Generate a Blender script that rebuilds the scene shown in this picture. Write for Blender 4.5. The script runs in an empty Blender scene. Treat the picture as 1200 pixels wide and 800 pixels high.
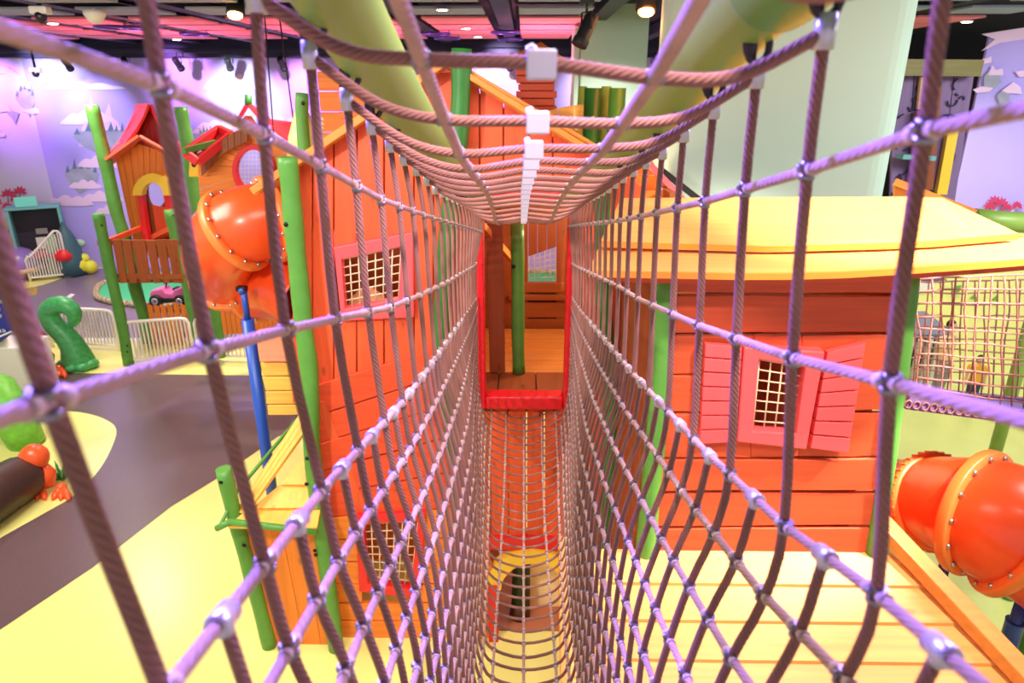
import bpy, math, random
from mathutils import Vector as V, Matrix as M
random.seed(7)
PI=math.pi
scene=bpy.context.scene
col=scene.collection
# ---------------------------------------------------------------- camera solve
EYE=5.4; FPX=800.0; TH=math.radians(20.24); YAW=math.radians(1.0)
_f=V((-math.sin(YAW)*math.cos(TH), math.cos(YAW)*math.cos(TH), -math.sin(TH)))
_r=V((math.cos(YAW), math.sin(YAW),0))
_u=V((-math.sin(YAW)*math.sin(TH), math.cos(YAW)*math.sin(TH), math.cos(TH)))
def _ray(px,py): return _f+_r*((px-600)/FPX)-_u*((py-400)/FPX)
def P(px,py,Y):
    d=_ray(px,py); t=Y/d.y
    return V((d.x*t,Y,EYE+d.z*t))
def G(px,py,Z=0.0):
    d=_ray(px,py); t=(Z-EYE)/d.z
    return V((d.x*t,d.y*t,Z))
# ---------------------------------------------------------------- materials
def lin(c):
    return tuple(((x/255)/12.92 if x/255<=.04045 else ((x/255+.055)/1.055)**2.4) for x in c)+(1,)
MATS={}
def mat(name,rgb,rough=.5,metal=0.0,wood=None,noise=None,emit=None,bump=None,spec=.5,coat=0):
    m=bpy.data.materials.new(name); m.use_nodes=True
    nt=m.node_tree; b=nt.nodes['Principled BSDF']
    c=lin(rgb)
    b.inputs['Base Color'].default_value=c; b.inputs['Roughness'].default_value=rough
    b.inputs['Metallic'].default_value=metal
    b.inputs['Specular IOR Level'].default_value=spec
    if coat: b.inputs['Coat Weight'].default_value=coat; b.inputs['Coat Roughness'].default_value=.15
    N=nt.nodes.new; L=nt.links.new
    if wood or noise:
        tc=N('ShaderNodeTexCoord'); mp=N('ShaderNodeMapping'); L(tc.outputs['Object'],mp.inputs['Vector'])
        nz=N('ShaderNodeTexNoise'); L(mp.outputs['Vector'],nz.inputs['Vector'])
        if wood:
            s={'x':(1.2,22,22),'y':(22,1.2,22),'z':(22,22,1.2)}[wood]
            mp.inputs['Scale'].default_value=s; nz.inputs['Scale'].default_value=1.0; nz.inputs['Detail'].default_value=5
            amt=.17
        else:
            nz.inputs['Scale'].default_value=noise[0]; nz.inputs['Detail'].default_value=4; amt=noise[1]
        rp=N('ShaderNodeValToRGB'); L(nz.outputs['Fac'],rp.inputs['Fac'])
        rp.color_ramp.elements[0].position=.3; rp.color_ramp.elements[1].position=.72
        rp.color_ramp.elements[0].color=tuple(x*(1-amt) for x in c[:3])+(1,)
        rp.color_ramp.elements[1].color=tuple(min(1,x*(1+amt*.55)) for x in c[:3])+(1,)
        last=rp.outputs['Color']
        if wood:   # a few darker knots
            mp2=N('ShaderNodeMapping'); L(tc.outputs['Object'],mp2.inputs['Vector'])
            s2={'x':(2.2,5,5),'y':(5,2.2,5),'z':(5,5,2.2)}[wood]; mp2.inputs['Scale'].default_value=s2
            vo=N('ShaderNodeTexVoronoi'); vo.inputs['Scale'].default_value=1.0; L(mp2.outputs['Vector'],vo.inputs['Vector'])
            r2=N('ShaderNodeValToRGB'); L(vo.outputs['Distance'],r2.inputs['Fac'])
            r2.color_ramp.elements[0].position=.06; r2.color_ramp.elements[0].color=(1,1,1,1)
            r2.color_ramp.elements[1].position=.13; r2.color_ramp.elements[1].color=(0,0,0,1)
            mx=N('ShaderNodeMix'); mx.data_type='RGBA'
            L(r2.outputs['Color'],mx.inputs['Factor']); L(last,mx.inputs[6])
            mx.inputs[7].default_value=tuple(x*.62 for x in c[:3])+(1,)
            last=mx.outputs[2]
        L(last,b.inputs['Base Color'])
        bp=N('ShaderNodeBump'); bp.inputs['Strength'].default_value=.25 if wood else .12
        bp.inputs['Distance'].default_value=.004
        L(nz.outputs['Fac'],bp.inputs['Height']); L(bp.outputs['Normal'],b.inputs['Normal'])
    if bump:
        tc=N('ShaderNodeTexCoord'); nz=N('ShaderNodeTexNoise'); nz.inputs['Scale'].default_value=bump[0]
        L(tc.outputs['Object'],nz.inputs['Vector'])
        bp=N('ShaderNodeBump'); bp.inputs['Strength'].default_value=bump[1]; bp.inputs['Distance'].default_value=bump[2]
        L(nz.outputs['Fac'],bp.inputs['Height']); L(bp.outputs['Normal'],b.inputs['Normal'])
    if emit:
        b.inputs['Emission Color'].default_value=lin(emit[0]); b.inputs['Emission Strength'].default_value=emit[1]
    MATS[name]=m; return m
def rope_mat(name,rgb,pitch=46,strands=3,rough=.7,bs=.8):
    m=mat(name,rgb,rough,spec=.35); nt=m.node_tree; N=nt.nodes.new; L=nt.links.new; b=nt.nodes['Principled BSDF']
    uv=N('ShaderNodeUVMap'); sp=N('ShaderNodeSeparateXYZ'); L(uv.outputs['UV'],sp.inputs[0])
    a=N('ShaderNodeMath'); a.operation='MULTIPLY'; a.inputs[1].default_value=strands*2*PI; L(sp.outputs['X'],a.inputs[0])
    c=N('ShaderNodeMath'); c.operation='MULTIPLY'; c.inputs[1].default_value=pitch*2*PI; L(sp.outputs['Y'],c.inputs[0])
    d=N('ShaderNodeMath'); d.operation='ADD'; L(a.outputs[0],d.inputs[0]); L(c.outputs[0],d.inputs[1])
    s=N('ShaderNodeMath'); s.operation='SINE'; L(d.outputs[0],s.inputs[0])
    e=N('ShaderNodeMath'); e.operation='ABSOLUTE'; L(s.outputs[0],e.inputs[0])
    bp=N('ShaderNodeBump'); bp.inputs['Strength'].default_value=bs; bp.inputs['Distance'].default_value=.003
    L(e.outputs[0],bp.inputs['Height']); L(bp.outputs['Normal'],b.inputs['Normal'])
    tc=N('ShaderNodeTexCoord'); nz=N('ShaderNodeTexNoise'); nz.inputs['Scale'].default_value=9; L(tc.outputs['Object'],nz.inputs['Vector'])
    rp=N('ShaderNodeValToRGB'); L(nz.outputs['Fac'],rp.inputs['Fac']); k=lin(rgb)
    rp.color_ramp.elements[0].position=.35; rp.color_ramp.elements[1].position=.65
    rp.color_ramp.elements[0].color=tuple(x*.85 for x in k[:3])+(1,); rp.color_ramp.elements[1].color=tuple(min(1,x*1.1) for x in k[:3])+(1,)
    L(rp.outputs['Color'],b.inputs['Base Color'])
    return m
# ---------------------------------------------------------------- mesh building
OFF={}
class MB:
    def __init__(s): s.v=[]; s.f=[]; s.uv=[]; s.mi=[]; s.sm=[]
    def face(s,idx,m=0,smooth=False,uv=None):
        s.f.append(tuple(idx)); s.mi.append(m); s.sm.append(smooth); s.uv.append(uv or [(0,0)]*len(idx))
    def poly(s,pts,m=0):
        b=len(s.v); s.v+= [V(p) for p in pts]; s.face(range(b,b+len(pts)),m)
    def hexa(s,p,m=0):   # p: 8 points, bottom ring 0-3 then top ring 4-7
        b=len(s.v); s.v+=[V(q) for q in p]
        for q in ((3,2,1,0),(4,5,6,7),(0,1,5,4),(1,2,6,5),(2,3,7,6),(3,0,4,7)): s.face([b+i for i in q],m)
    def box(s,x0,x1,y0,y1,z0,z1,m=0):
        s.hexa([(x0,y0,z0),(x1,y0,z0),(x1,y1,z0),(x0,y1,z0),(x0,y0,z1),(x1,y0,z1),(x1,y1,z1),(x0,y1,z1)],m)
    def bar(s,a,b,w,h,up=(0,0,1),m=0):  # bar of section w (sideways) x h (along up)
        a=V(a); b=V(b); d=(b-a).normalized(); up=V(up)
        sd=d.cross(up)
        if sd.length<1e-4: sd=d.cross(V((0,1,0)))
        sd.normalize(); u=sd.cross(d).normalized()
        sd*=w/2; u*=h/2
        s.hexa([a-sd-u,a+sd-u,b+sd-u,b-sd-u,a-sd+u,a+sd+u,b+sd+u,b-sd+u],m)
    def prism(s,pts,ext,m=0):
        ext=V(ext); n=len(pts); b=len(s.v)
        s.v+=[V(p) for p in pts]+[V(p)+ext for p in pts]
        s.face(list(range(b+n-1,b-1,-1)),m); s.face(range(b+n,b+2*n),m)
        for i in range(n):
            j=(i+1)%n; s.face([b+i,b+j,b+n+j,b+n+i],m)
    def tube(s,path,r,n=10,caps=True,m=0,closed=False,flat=1.0,up0=None):
        path=[V(p) for p in path]; k=len(path)
        if not hasattr(r,'__len__'): r=[r]*k
        b=len(s.v); L=0
        up=V(up0) if up0 else V((0,0,1))
        lens=[]
        for i in range(k):
            if closed: d=path[(i+1)%k]-path[(i-1)%k]
            else: d=path[min(i+1,k-1)]-path[max(i-1,0)]
            if d.length<1e-9: d=V((0,0,1))
            d.normalize()
            x=up-d*up.dot(d)
            if x.length<1e-3:
                x=V((1,0,0))-d*d.x
                if x.length<1e-3: x=V((0,1,0))-d*d.y
            x.normalize(); y=d.cross(x); up=x
            if i: L+=(path[i]-path[i-1]).length
            lens.append(L)
            for j in range(n):
                a=2*PI*j/n
                s.v.append(path[i]+x*(math.cos(a)*r[i])+y*(math.sin(a)*r[i]*flat))
        rng=k if closed else k-1
        for i in range(rng):
            i2=(i+1)%k
            v0=lens[i]; v1=lens[i2] if i2 else lens[i]+(path[0]-path[i]).length
            for j in range(n):
                j2=(j+1)%n
                s.face([b+i*n+j,b+i*n+j2,b+i2*n+j2,b+i2*n+j],m,True,[(j/n,v0),((j+1)/n,v0),((j+1)/n,v1),(j/n,v1)])
        if caps and not closed:
            s.face([b+j for j in range(n-1,-1,-1)],m); s.face([b+(k-1)*n+j for j in range(n)],m)
    def lathe(s,prof,c=(0,0,0),axis=(0,0,1),n=20,m=0,smooth=True):
        ax=V(axis).normalized(); x=ax.orthogonal().normalized(); y=ax.cross(x); c=V(c); b=len(s.v); k=len(prof)
        for (r,z) in prof:
            for j in range(n):
                a=2*PI*j/n; s.v.append(c+ax*z+x*(r*math.cos(a))+y*(r*math.sin(a)))
        for i in range(k-1):
            for j in range(n):
                j2=(j+1)%n; s.face([b+i*n+j,b+i*n+j2,b+(i+1)*n+j2,b+(i+1)*n+j],m,smooth)
        s.face([b+j for j in range(n-1,-1,-1)],m); s.face([b+(k-1)*n+j for j in range(n)],m)
    def ball(s,c,r,n=12,m=0,sc=(1,1,1),rot=None):
        c=V(c); b=len(s.v); h=n//2
        for i in range(1,h):
            t=PI*i/h
            for j in range(n):
                a=2*PI*j/n; q=V((r*sc[0]*math.sin(t)*math.cos(a),r*sc[1]*math.sin(t)*math.sin(a),r*sc[2]*math.cos(t)))
                if rot: q=rot@q
                s.v.append(c+q)
        q=V((0,0,r*sc[2])); q2=-q
        if rot: q=rot@q; q2=rot@q2
        t=len(s.v); s.v+=[c+q,c+q2]
        for i in range(h-2):
            for j in range(n):
                j2=(j+1)%n; s.face([b+i*n+j,b+(i+1)*n+j,b+(i+1)*n+j2,b+i*n+j2],m,True)
        for j in range(n):
            j2=(j+1)%n; s.face([t,b+j,b+j2],m,True); s.face([t+1,b+(h-2)*n+j2,b+(h-2)*n+j],m,True)
    def build(s,name,mats,parent=None,bevel=0,seg=2,subsurf=0):
        if not isinstance(mats,(list,tuple)): mats=[mats]
        if parent is not None: off=OFF[parent.name]
        else:
            xs=[p.x for p in s.v]; ys=[p.y for p in s.v]; zs=[p.z for p in s.v]
            off=V(((min(xs)+max(xs))/2,(min(ys)+max(ys))/2,min(zs)))
        me=bpy.data.meshes.new(name)
        me.from_pydata([tuple(p-off) for p in s.v],[],s.f)
        for x in mats: me.materials.append(x)
        me.polygons.foreach_set('material_index',s.mi); me.polygons.foreach_set('use_smooth',s.sm)
        ul=me.uv_layers.new(name='UVMap')
        flat=[c for f in s.uv for u in f for c in u]
        if len(flat)==len(ul.data)*2: ul.data.foreach_set('uv',flat)
        me.update()
        o=bpy.data.objects.new(name,me); col.objects.link(o)
        if parent is not None: o.parent=parent
        else: o.location=off
        OFF[o.name]=off
        if bevel:
            b=o.modifiers.new('bevel','BEVEL'); b.width=bevel; b.segments=seg; b.limit_method='ANGLE'; b.angle_limit=math.radians(40)
        if subsurf:
            b=o.modifiers.new('sub','SUBSURF'); b.levels=subsurf; b.render_levels=subsurf
        return o
def tag(o,label,cat,group=None):
    o['label']=label; o['category']=cat
    if group: o['group']=group
    return o
def thing(name,label,cat,loc=(0,0,0),group=None):
    o=bpy.data.objects.new(name,None); col.objects.link(o); o.location=loc; o.empty_display_size=.2
    OFF[o.name]=V(loc); tag(o,label,cat,group); return o
def struct(o): o['kind']='structure'; return o
def dup(root,delta=None,loc=None,rz=None,label=None,group=None,scale=None):
    r=root.copy(); col.objects.link(r)
    if loc is not None: r.location=loc
    if delta is not None: r.location=root.location+V(delta)
    if rz is not None: r.rotation_euler.z=rz
    if scale: r.scale=scale
    if label: r['label']=label
    if group: r['group']=group
    for ch in root.children:
        c=ch.copy(); col.objects.link(c); c.parent=r
        for g in ch.children:
            d=g.copy(); col.objects.link(d); d.parent=c
    return r
def catmull(pts,k=6,closed=False):
    pts=[V(p) for p in pts]; n=len(pts); out=[]
    rng=n if closed else n-1
    for i in range(rng):
        p1=pts[i]; p2=pts[(i+1)%n]
        p0=pts[(i-1)%n] if (closed or i>0) else p1*2-p2
        p3=pts[(i+2)%n] if (closed or i+2<n) else p2*2-p1
        for j in range(k):
            t=j/k; t2=t*t; t3=t2*t
            out.append(.5*((2*p1)+(p2-p0)*t+(2*p0-5*p1+4*p2-p3)*t2+(3*p1-p0-3*p2+p3)*t3))
    if not closed: out.append(pts[-1])
    return out
def interp(tab,x):
    if x<=tab[0][0]: i=0
    elif x>=tab[-1][0]: i=len(tab)-2
    else:
        i=0
        while tab[i+1][0]<x: i+=1
    (a,b),(c,d)=tab[i],tab[i+1]
    return b+(d-b)*(x-a)/(c-a)
# palette
W_RED=mat('red_orange_wood_upright',(236,88,44),.5,wood='z')
W_REDX=mat('red_orange_wood_level',(232,78,40),.5,wood='x')
W_DRED=mat('deep_red_wood',(206,80,44),.5,wood='x')
W_ORG=mat('orange_wood_upright',(238,130,44),.5,wood='z')
W_ORGX=mat('orange_wood_level',(238,130,44),.5,wood='x')
W_YEL=mat('golden_yellow_wood',(250,190,84),.5,wood='x')
W_YELY=mat('golden_yellow_wood_sloped',(250,186,80),.5,wood='y')
W_BRN=mat('brown_wood_upright',(150,74,34),.5,wood='z')
W_BRNX=mat('brown_wood_level',(156,82,38),.45,wood='x')
W_BRNY=mat('brown_wood_lengthwise',(150,78,40),.45,wood='y')
W_FLOOR=mat('honey_floor_boards',(214,138,66),.4,wood='x')
RED=mat('red_paint',(226,34,40),.45)
REDV=mat('red_vinyl_padding',(228,24,40),.38,bump=(14,.5,.02))
PINK=mat('coral_pink_paint',(240,84,92),.45)
PEACH=mat('peach_paint',(250,150,115),.5)
GREEN=mat('leaf_green_paint',(88,150,62),.42,noise=(6,.12))
GREEND=mat('deep_green_paint',(48,112,46),.42,noise=(6,.14))
LIME=mat('lime_green_paint',(132,164,72),.4,noise=(4,.12))
YELLOW=mat('yellow_paint',(252,205,60),.45)
CREAM=mat('cream_paint',(250,228,160),.5)
WHITE=mat('white_powder_coat',(236,228,222),.4)
BLUE=mat('blue_powder_coat',(34,78,176),.35)
SLIDE=mat('orange_slide_plastic',(246,84,34),.3,spec=.5,coat=.15)
SLIDEF=mat('grazing_lit_flange_plastic',(248,128,58),.35)  # lighter than the tube: grazing light put into the flange colour
STEEL=mat('brushed_steel',(190,190,198),.28,metal=1)
DSTEEL=mat('dark_steel',(62,56,66),.35,metal=.8)
BLACK=mat('matt_black',(12,11,14),.6)
BOLT=mat('black_bolt',(25,25,25),.4,metal=.5)
# ================================================================ SETTING
F_Y=mat('pale_yellow_floor',(244,236,140),.28,noise=(.8,.06))
F_RD=mat('speckled_brown_floor',(108,84,88),.3,noise=(160,.35))
F_GR=mat('grey_road_floor',(128,112,134),.3,noise=(40,.12))
F_LM=mat('lime_floor',(216,222,134),.32,noise=(1.2,.08))
F_WH=mat('white_road_paint',(240,238,236),.4)
F_GN=mat('island_turf',(74,196,128),.6,noise=(30,.15))
f=MB()
f.poly([(-24,-4,0),(16,-4,0),(16,27,0),(-24,27,0)],0)
def flat(px,z,m,fb=f): fb.poly([G(x,y)+V((0,0,z)) for x,y in px],m)
flat(catmull([(x,y,0) for x,y in [(-180,850),(0,738),(110,664),(230,570)]],3) and [(-300,930),(0,738),(110,664),(200,594),(262,556),(325,512),(420,470),(520,452),(520,441),(300,440),(70,437),(-200,436)],.004,1)
ell=catmull([(-160,740,0),(-60,668,0),(0,631,0),(50,603,0),(88,580,0),(117,550,0),(133,520,0),(136,502,0),(122,491,0),(98,484,0),(70,482,0),(20,484,0),(-80,492,0),(-200,510,0)],4,True)
flat([(p.x,p.y) for p in ell],.008,0)
top=catmull([(-120,352,0),(-40,345,0),(37,337,0),(82,323,0),(122,314,0),(200,308,0),(330,304,0),(520,302,0)],4)
flat([(p.x,p.y) for p in top]+[(520,392),(330,394),(90,398),(-120,402)],.004,2)
flat([(66,357),(72,358),(88,345),(83,344)],.008,3); flat([(113,333),(116,335),(127,330),(124,328)],.008,3)
flat([(90,396),(340,396),(340,400),(90,400)],.006,3)
f.poly([(2.9,-4,.004),(16,-4,.004),(16,27,.004),(5.2,27,.004),(2.9,9,.004)],4)
for q in ([(40,336),(44,338),(43,345),(36,347)],[(33,338),(38,336),(36,345),(32,347)]): flat(q,.008,5)
F_BK=mat('warning_stripe_floor',(190,160,40),.5)
struct(f.build('floor',[F_Y,F_RD,F_GR,F_WH,F_LM,F_BK]))

W_SKY=mat('lilac_sky_mural',(190,172,252),.65,noise=(.35,.08))
W_PALE=mat('pale_lilac_mural',(214,204,240),.65,noise=(.4,.06))
M_CL=mat('pink_cloud_paint',(240,206,242),.65)
M_CW=mat('white_cloud_paint',(244,238,252),.65)
M_IS=mat('grey_island_paint',(166,168,192),.65,noise=(3,.2))
M_IT=mat('teal_tree_paint',(98,122,152),.65)
M_HILL=mat('yellow_hill_paint',(240,238,150),.65)
M_HL=mat('lime_leaf_paint',(110,170,60),.65)
M_CAS=mat('pale_pink_castle_paint',(232,196,236),.65)
WY=21.3
w=MB(); w.box(-14.7,4.9,WY,WY+.2,0,6.34,0)
k=[0]
def paint(px,m,Y=None,mb=None):
    k[0]+=1; Y=(WY if Y is None else Y)-.004-.0006*k[0]
    (mb or w).poly([P(x,y,Y) for x,y in px],m)
def cloud(cx,cy,W,H,m,mb=None,Y=None):
    pts=[]
    n=26
    for i in range(n+1):
        t=i/n; pts.append((cx-W/2+W*t, cy-H*(abs(math.sin(t*PI*3.5))*.35+.65)*math.sin(PI*t)**.6))
    pts.append((cx+W*.3,cy+H*.12)); pts.append((cx-W*.25,cy+H*.1))
    paint(pts,m,Y,mb)
def island(cx,cy,W,H,mb=None,Y=None):
    paint([(cx-W/2,cy),(cx-W*.4,cy-H*.22),(cx-W*.1,cy-H*.3),(cx+W*.25,cy-H*.28),(cx+W/2,cy-.05*H),(cx+W*.42,cy+H*.35),(cx+W*.12,cy+H*.6),(cx-W*.05,cy+H*.75),(cx-W*.3,cy+H*.45)],2,Y,mb)
    for i in range(5):
        x=cx-W*.42+W*.2*i; b=cy-H*(.1 if i in(0,4) else .24)
        paint([(x-W*.06,b),(x,b-H*(.3+.12*(i%2))),(x+W*.06,b)],3,Y,mb)
# castle silhouette + islands + clouds as painted
paint([(96,150),(101,140),(104,128),(107,112),(110,128),(114,140),(122,135),(128,120),(131,136),(138,143),(142,152),(150,160),(150,172),(92,172)],4)
for a in ((118,160,66,26),(96,205,40,30)): island(*a)
island(137,160,34,26)
for a in ((85,145,30,8),(104,142,60,14),(118,195,56,14),(120,235,50,12),(100,220,40,10),(270,104,64,20),(255,150,50,10),(80,240,60,12),(330,160,70,26),(240,156,30,8),(560,96,90,26),(700,150,80,20),(128,250,34,10)): cloud(*a[:4],1)
cloud(98,104,100,8,5)
island(243,158,20,18)
struct(w.build('wall_back',[W_SKY,M_CL,M_IS,M_IT,M_CAS,M_CW]))
# left wall turns forward a little
w=MB(); a=V((-14.7,WY,0)); b=V((-22,19.6,0)); h=V((0,0,6.34)); n=V((.2,-1,0)).normalized()*.2
w.hexa([a,b,b-n,a-n,a+h,b+h,b-n+h,a-n+h],0)
def Wl(px,py,e=.01):   # pixel onto the left wall
    d=_ray(px,py); o=V((0,0,EYE)); nn=V((1.7,-7.3,0)).normalized()
    t=(a-o).dot(nn)/d.dot(nn); return o+d*(t-e)
def pl(px,m):
    k[0]+=1; w.poly([Wl(x,y,.004+.0006*k[0]) for x,y in px],m)
pl([(18,115),(24,106),(32,104),(40,112),(41,120),(36,130),(34,138),(30,128),(24,124)],1)
pl([(7,132),(12,129),(22,132),(18,146),(15,140)],1)
for x,y in ((20,113),(24,107),(29,105),(34,107),(38,112)): pl([(x-2,y),(x,y-8),(x+2,y)],2)
for q in ([(-40,80),(8,78),(30,92),(34,98),(24,96),(5,86),(-40,92)],[(-30,122),(8,122),(14,130),(-30,134)],[(25,130),(40,126),(56,131),(38,134)],[(-20,155),(6,156),(6,160),(-20,162)],[(28,98),(36,96),(36,104),(30,103)]): pl(q,3)
M_FLW=mat('magenta_flower_paint',(200,46,96),.6); M_STEM=mat('dark_stem_paint',(70,80,70),.6); M_BUSH=mat('olive_bush_paint',(196,200,84),.65)
pl([(-30,300),(-20,262),(-4,262),(4,255),(14,262),(20,280),(20,330),(-30,330)],6)
pl([(-30,330),(-24,285),(-6,296),(6,288),(18,300),(20,330)],2)
for x,y,r in ((9,229,9),(23,226,9),(17,234,6),(8,243,7),(-4,238,7),(-12,226,9)):
    pl([(x-.6,y),(x+.6,y),(x+3,y+30),(x+1.6,y+30)],5)
    for ai in range(6):
        t_=PI+PI*ai/5; ux,uy=math.cos(t_),math.sin(t_)
        pl([(x,y),(x+ux*r*.6-uy*1.8,y+uy*r*.6+ux*1.8),(x+ux*r,y+uy*r),(x+ux*r*.6+uy*1.8,y+uy*r*.6-ux*1.8)],4)
struct(w.build('wall_left',[W_PALE,M_IS,M_IT,M_CL,M_FLW,M_STEM,M_BUSH]))
# right wall: lilac sky over painted yellow hills, comes towards the camera
w=MB()
A=P(1115,245,14.5); A.z=0; B=V((A.x+7.5,A.y-3.0,0)); nn=V((3.0,7.5,0)).normalized(); e=nn*.2
for z0,z1,m in ((0,3.05,1),(3.05,6.42,0)):
    w.hexa([A+V((0,0,z0)),B+V((0,0,z0)),B+e+V((0,0,z0)),A+e+V((0,0,z0)),A+V((0,0,z1)),B+V((0,0,z1)),B+e+V((0,0,z1)),A+e+V((0,0,z1))],m)
def Wr(px,py,ee=.01):
    d=_ray(px,py); o=V((0,0,EYE)); t=(A-o).dot(nn)/d.dot(nn); return o+d*(t-ee)
def pr(px,m):
    k[0]+=1; w.poly([Wr(x,y,.004+.0006*k[0]) for x,y in px],m)
pr([(1153,90),(1160,82),(1170,84),(1174,96),(1168,102),(1158,108),(1153,100)],3)
pr([(1168,112),(1176,104),(1184,108),(1182,120),(1172,124)],3)
for q in ([(1140,105),(1150,101),(1164,103),(1160,107),(1145,109)],[(1174,106),(1188,96),(1196,102),(1198,110),(1180,109)],[(1158,88),(1163,76),(1167,82),(1175,80),(1176,88)],[(1190,84),(1215,80),(1215,90),(1194,90)],[(1150,70),(1162,66),(1162,73),(1150,75)],[(1150,40),(1215,30),(1215,44),(1172,50),(1150,60),(1166,46)]): pr(q,2)
for q in ([(1112,345),(1120,335),(1127,334),(1124,343)],[(1136,350),(1142,344),(1147,352)],[(1160,352),(1168,346),(1170,353)],[(1100,332),(1108,326),(1112,330)]): pr(q,4)
for x,y,r in ((1160,243,8),(1166,237,9),(1174,239,9),(1180,244,7),(1192,242,7)):
    for ai in range(7):
        t_=PI*.9+PI*1.2*ai/6; ux,uy=math.cos(t_),math.sin(t_)
        pr([(x,y),(x+ux*r*.6-uy*1.6,y+uy*r*.6+ux*1.6),(x+ux*r,y+uy*r),(x+ux*r*.6+uy*1.6,y+uy*r*.6-ux*1.6)],5)
struct(w.build('wall_right',[W_SKY,M_HILL,M_CL,M_IS,M_HL,M_FLW]))
# second painted wall of hills and a front porch behind the right-hand net
M_PORCH=mat('white_porch_paint',(238,232,220),.6); M_ROOFG=mat('grey_roof_paint',(120,120,138),.6); M_DW=mat('dark_window_paint',(92,98,120),.5)
c=MB(); c.box(-24,16,-4,27,6.9,7.0,0); c.box(4.9,17,21.6,21.8,0,6.9,0)
CEIL=mat('black_ceiling',(10,9,16),.8)
struct(c.build('ceiling',CEIL))
t=MB(); t.box(-22,4.9,WY-.5,WY+.2,6.26,6.9,0); t.bar((-22,WY-.75,6.42),(10,WY-.75,6.42),.08,.1,m=0)
NAVY=mat('navy_ceiling_edge',(38,32,74),.6)
struct(t.build('trim_1',NAVY))
# columns
CW=mat('white_plaster_column',(178,202,188),.75,noise=(.6,.02))
c=MB(); x0=P(782,0,6.9).x; x1=P(1089,0,6.9).x
for o in (0,):
    pts=[]
    r=.25
    for cx,cy,a0 in ((x0+r,6.9+r,PI),(x1-r,6.9+r,1.5*PI),(x1-r,8.2,0),(x0+r+.4,8.2,PI/2)):
        for i in range(7): pts.append((cx+r*math.cos(a0+i*PI/12),cy+r*math.sin(a0+i*PI/12),0))
    c.prism(pts,(0,0,6.9))
struct(c.build('column_1',CW))
c=MB(); x0=P(681,60,14).x; x1=P(759,60,14).x; c.box(x0,x1,14,15.1,0,6.9)
c.box(x0-.12,x0,14.1,15,0,6.5)
struct(c.build('column_2',CW,bevel=.03))
# ================================================================ CEILING PANELS
CP_P=mat('pink_lit_ceiling_panel',(250,140,164),.7); CP_W=mat('grey_white_ceiling_panel',(150,160,190),.7)  # pink light on the back rows is put into the panel colour
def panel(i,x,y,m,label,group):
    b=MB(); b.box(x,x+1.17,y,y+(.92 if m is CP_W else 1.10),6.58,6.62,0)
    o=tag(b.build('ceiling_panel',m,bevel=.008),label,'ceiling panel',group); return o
protoP=protoW=None
for ix in range(-11,5):
    for iy,y in enumerate((9.95,11.72,13.25,14.6,15.95,17.3)):
        x=-.10+1.74*ix
        if ix in (1,2): continue
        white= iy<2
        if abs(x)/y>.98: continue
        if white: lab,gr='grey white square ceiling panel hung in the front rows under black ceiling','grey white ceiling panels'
        else: lab,gr='square ceiling panel tinted for pink light hung in the back rows under black ceiling','ceiling panels tinted for pink light'
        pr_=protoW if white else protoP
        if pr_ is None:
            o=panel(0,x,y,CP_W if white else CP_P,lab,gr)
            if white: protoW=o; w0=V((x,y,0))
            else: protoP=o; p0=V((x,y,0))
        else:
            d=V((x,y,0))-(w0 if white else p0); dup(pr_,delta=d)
# black service beams between the blocks of panels
b=MB()
for ix in range(-11,5): b.bar((-.38+1.74*ix,8.5,6.72),(-.38+1.74*ix,20.6,6.72),.28,.22,m=0)
struct(b.build('trim_2',BLACK))
# downlights
EM=mat('downlight_glow',(255,246,225),.5,emit=((255,244,220),30))
EMW=mat('amber_lamp_glow',(255,150,70),.5,emit=((255,120,50),40))
def downlight(px,py,label,first=[None]):
    d=_ray(px,py); t=(6.565-EYE)/d.z; p=V((d.x*t,d.y*t,6.565))
    if first[0] is None:
        r=thing('ceiling_downlight',label,'downlight',p,'round downlights in ceiling panels')
        h=MB(); h.lathe([(.10,.012),(.115,0),(.10,-.012),(.085,-.012)],p,(0,0,1),18); h.build('trim_ring',WHITE,r)
        h=MB(); h.lathe([(.085,-.006),(.08,-.016)],p,(0,0,1),18); h.build('lens',EM,r); first[0]=r
    else: r=dup(first[0],loc=p,label=label)
    return p
DL=[(62,27,'bright round downlight in ceiling at the far left, near white camera housing'),(139,59,'bright round downlight above the red gabled roof on the left, close to wall'),(207,46,'bright round downlight in pink-lit ceiling panels left of the amber lamp'),(276,54,'bright round downlight above round window house roof'),(518,11,'bright round downlight in grey white panel near top centre'),(546,33,'bright round downlight in pink-lit panels, upper of two above main gable'),(560,43,'bright round downlight in pink-lit panels, lower of two above main gable'),(705,28,'bright round downlight between big spotlight and amber lamp'),(1133,25,'bright round downlight in pink-lit panels at the top right')]
DLP=[downlight(*q) for q in DL]
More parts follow.
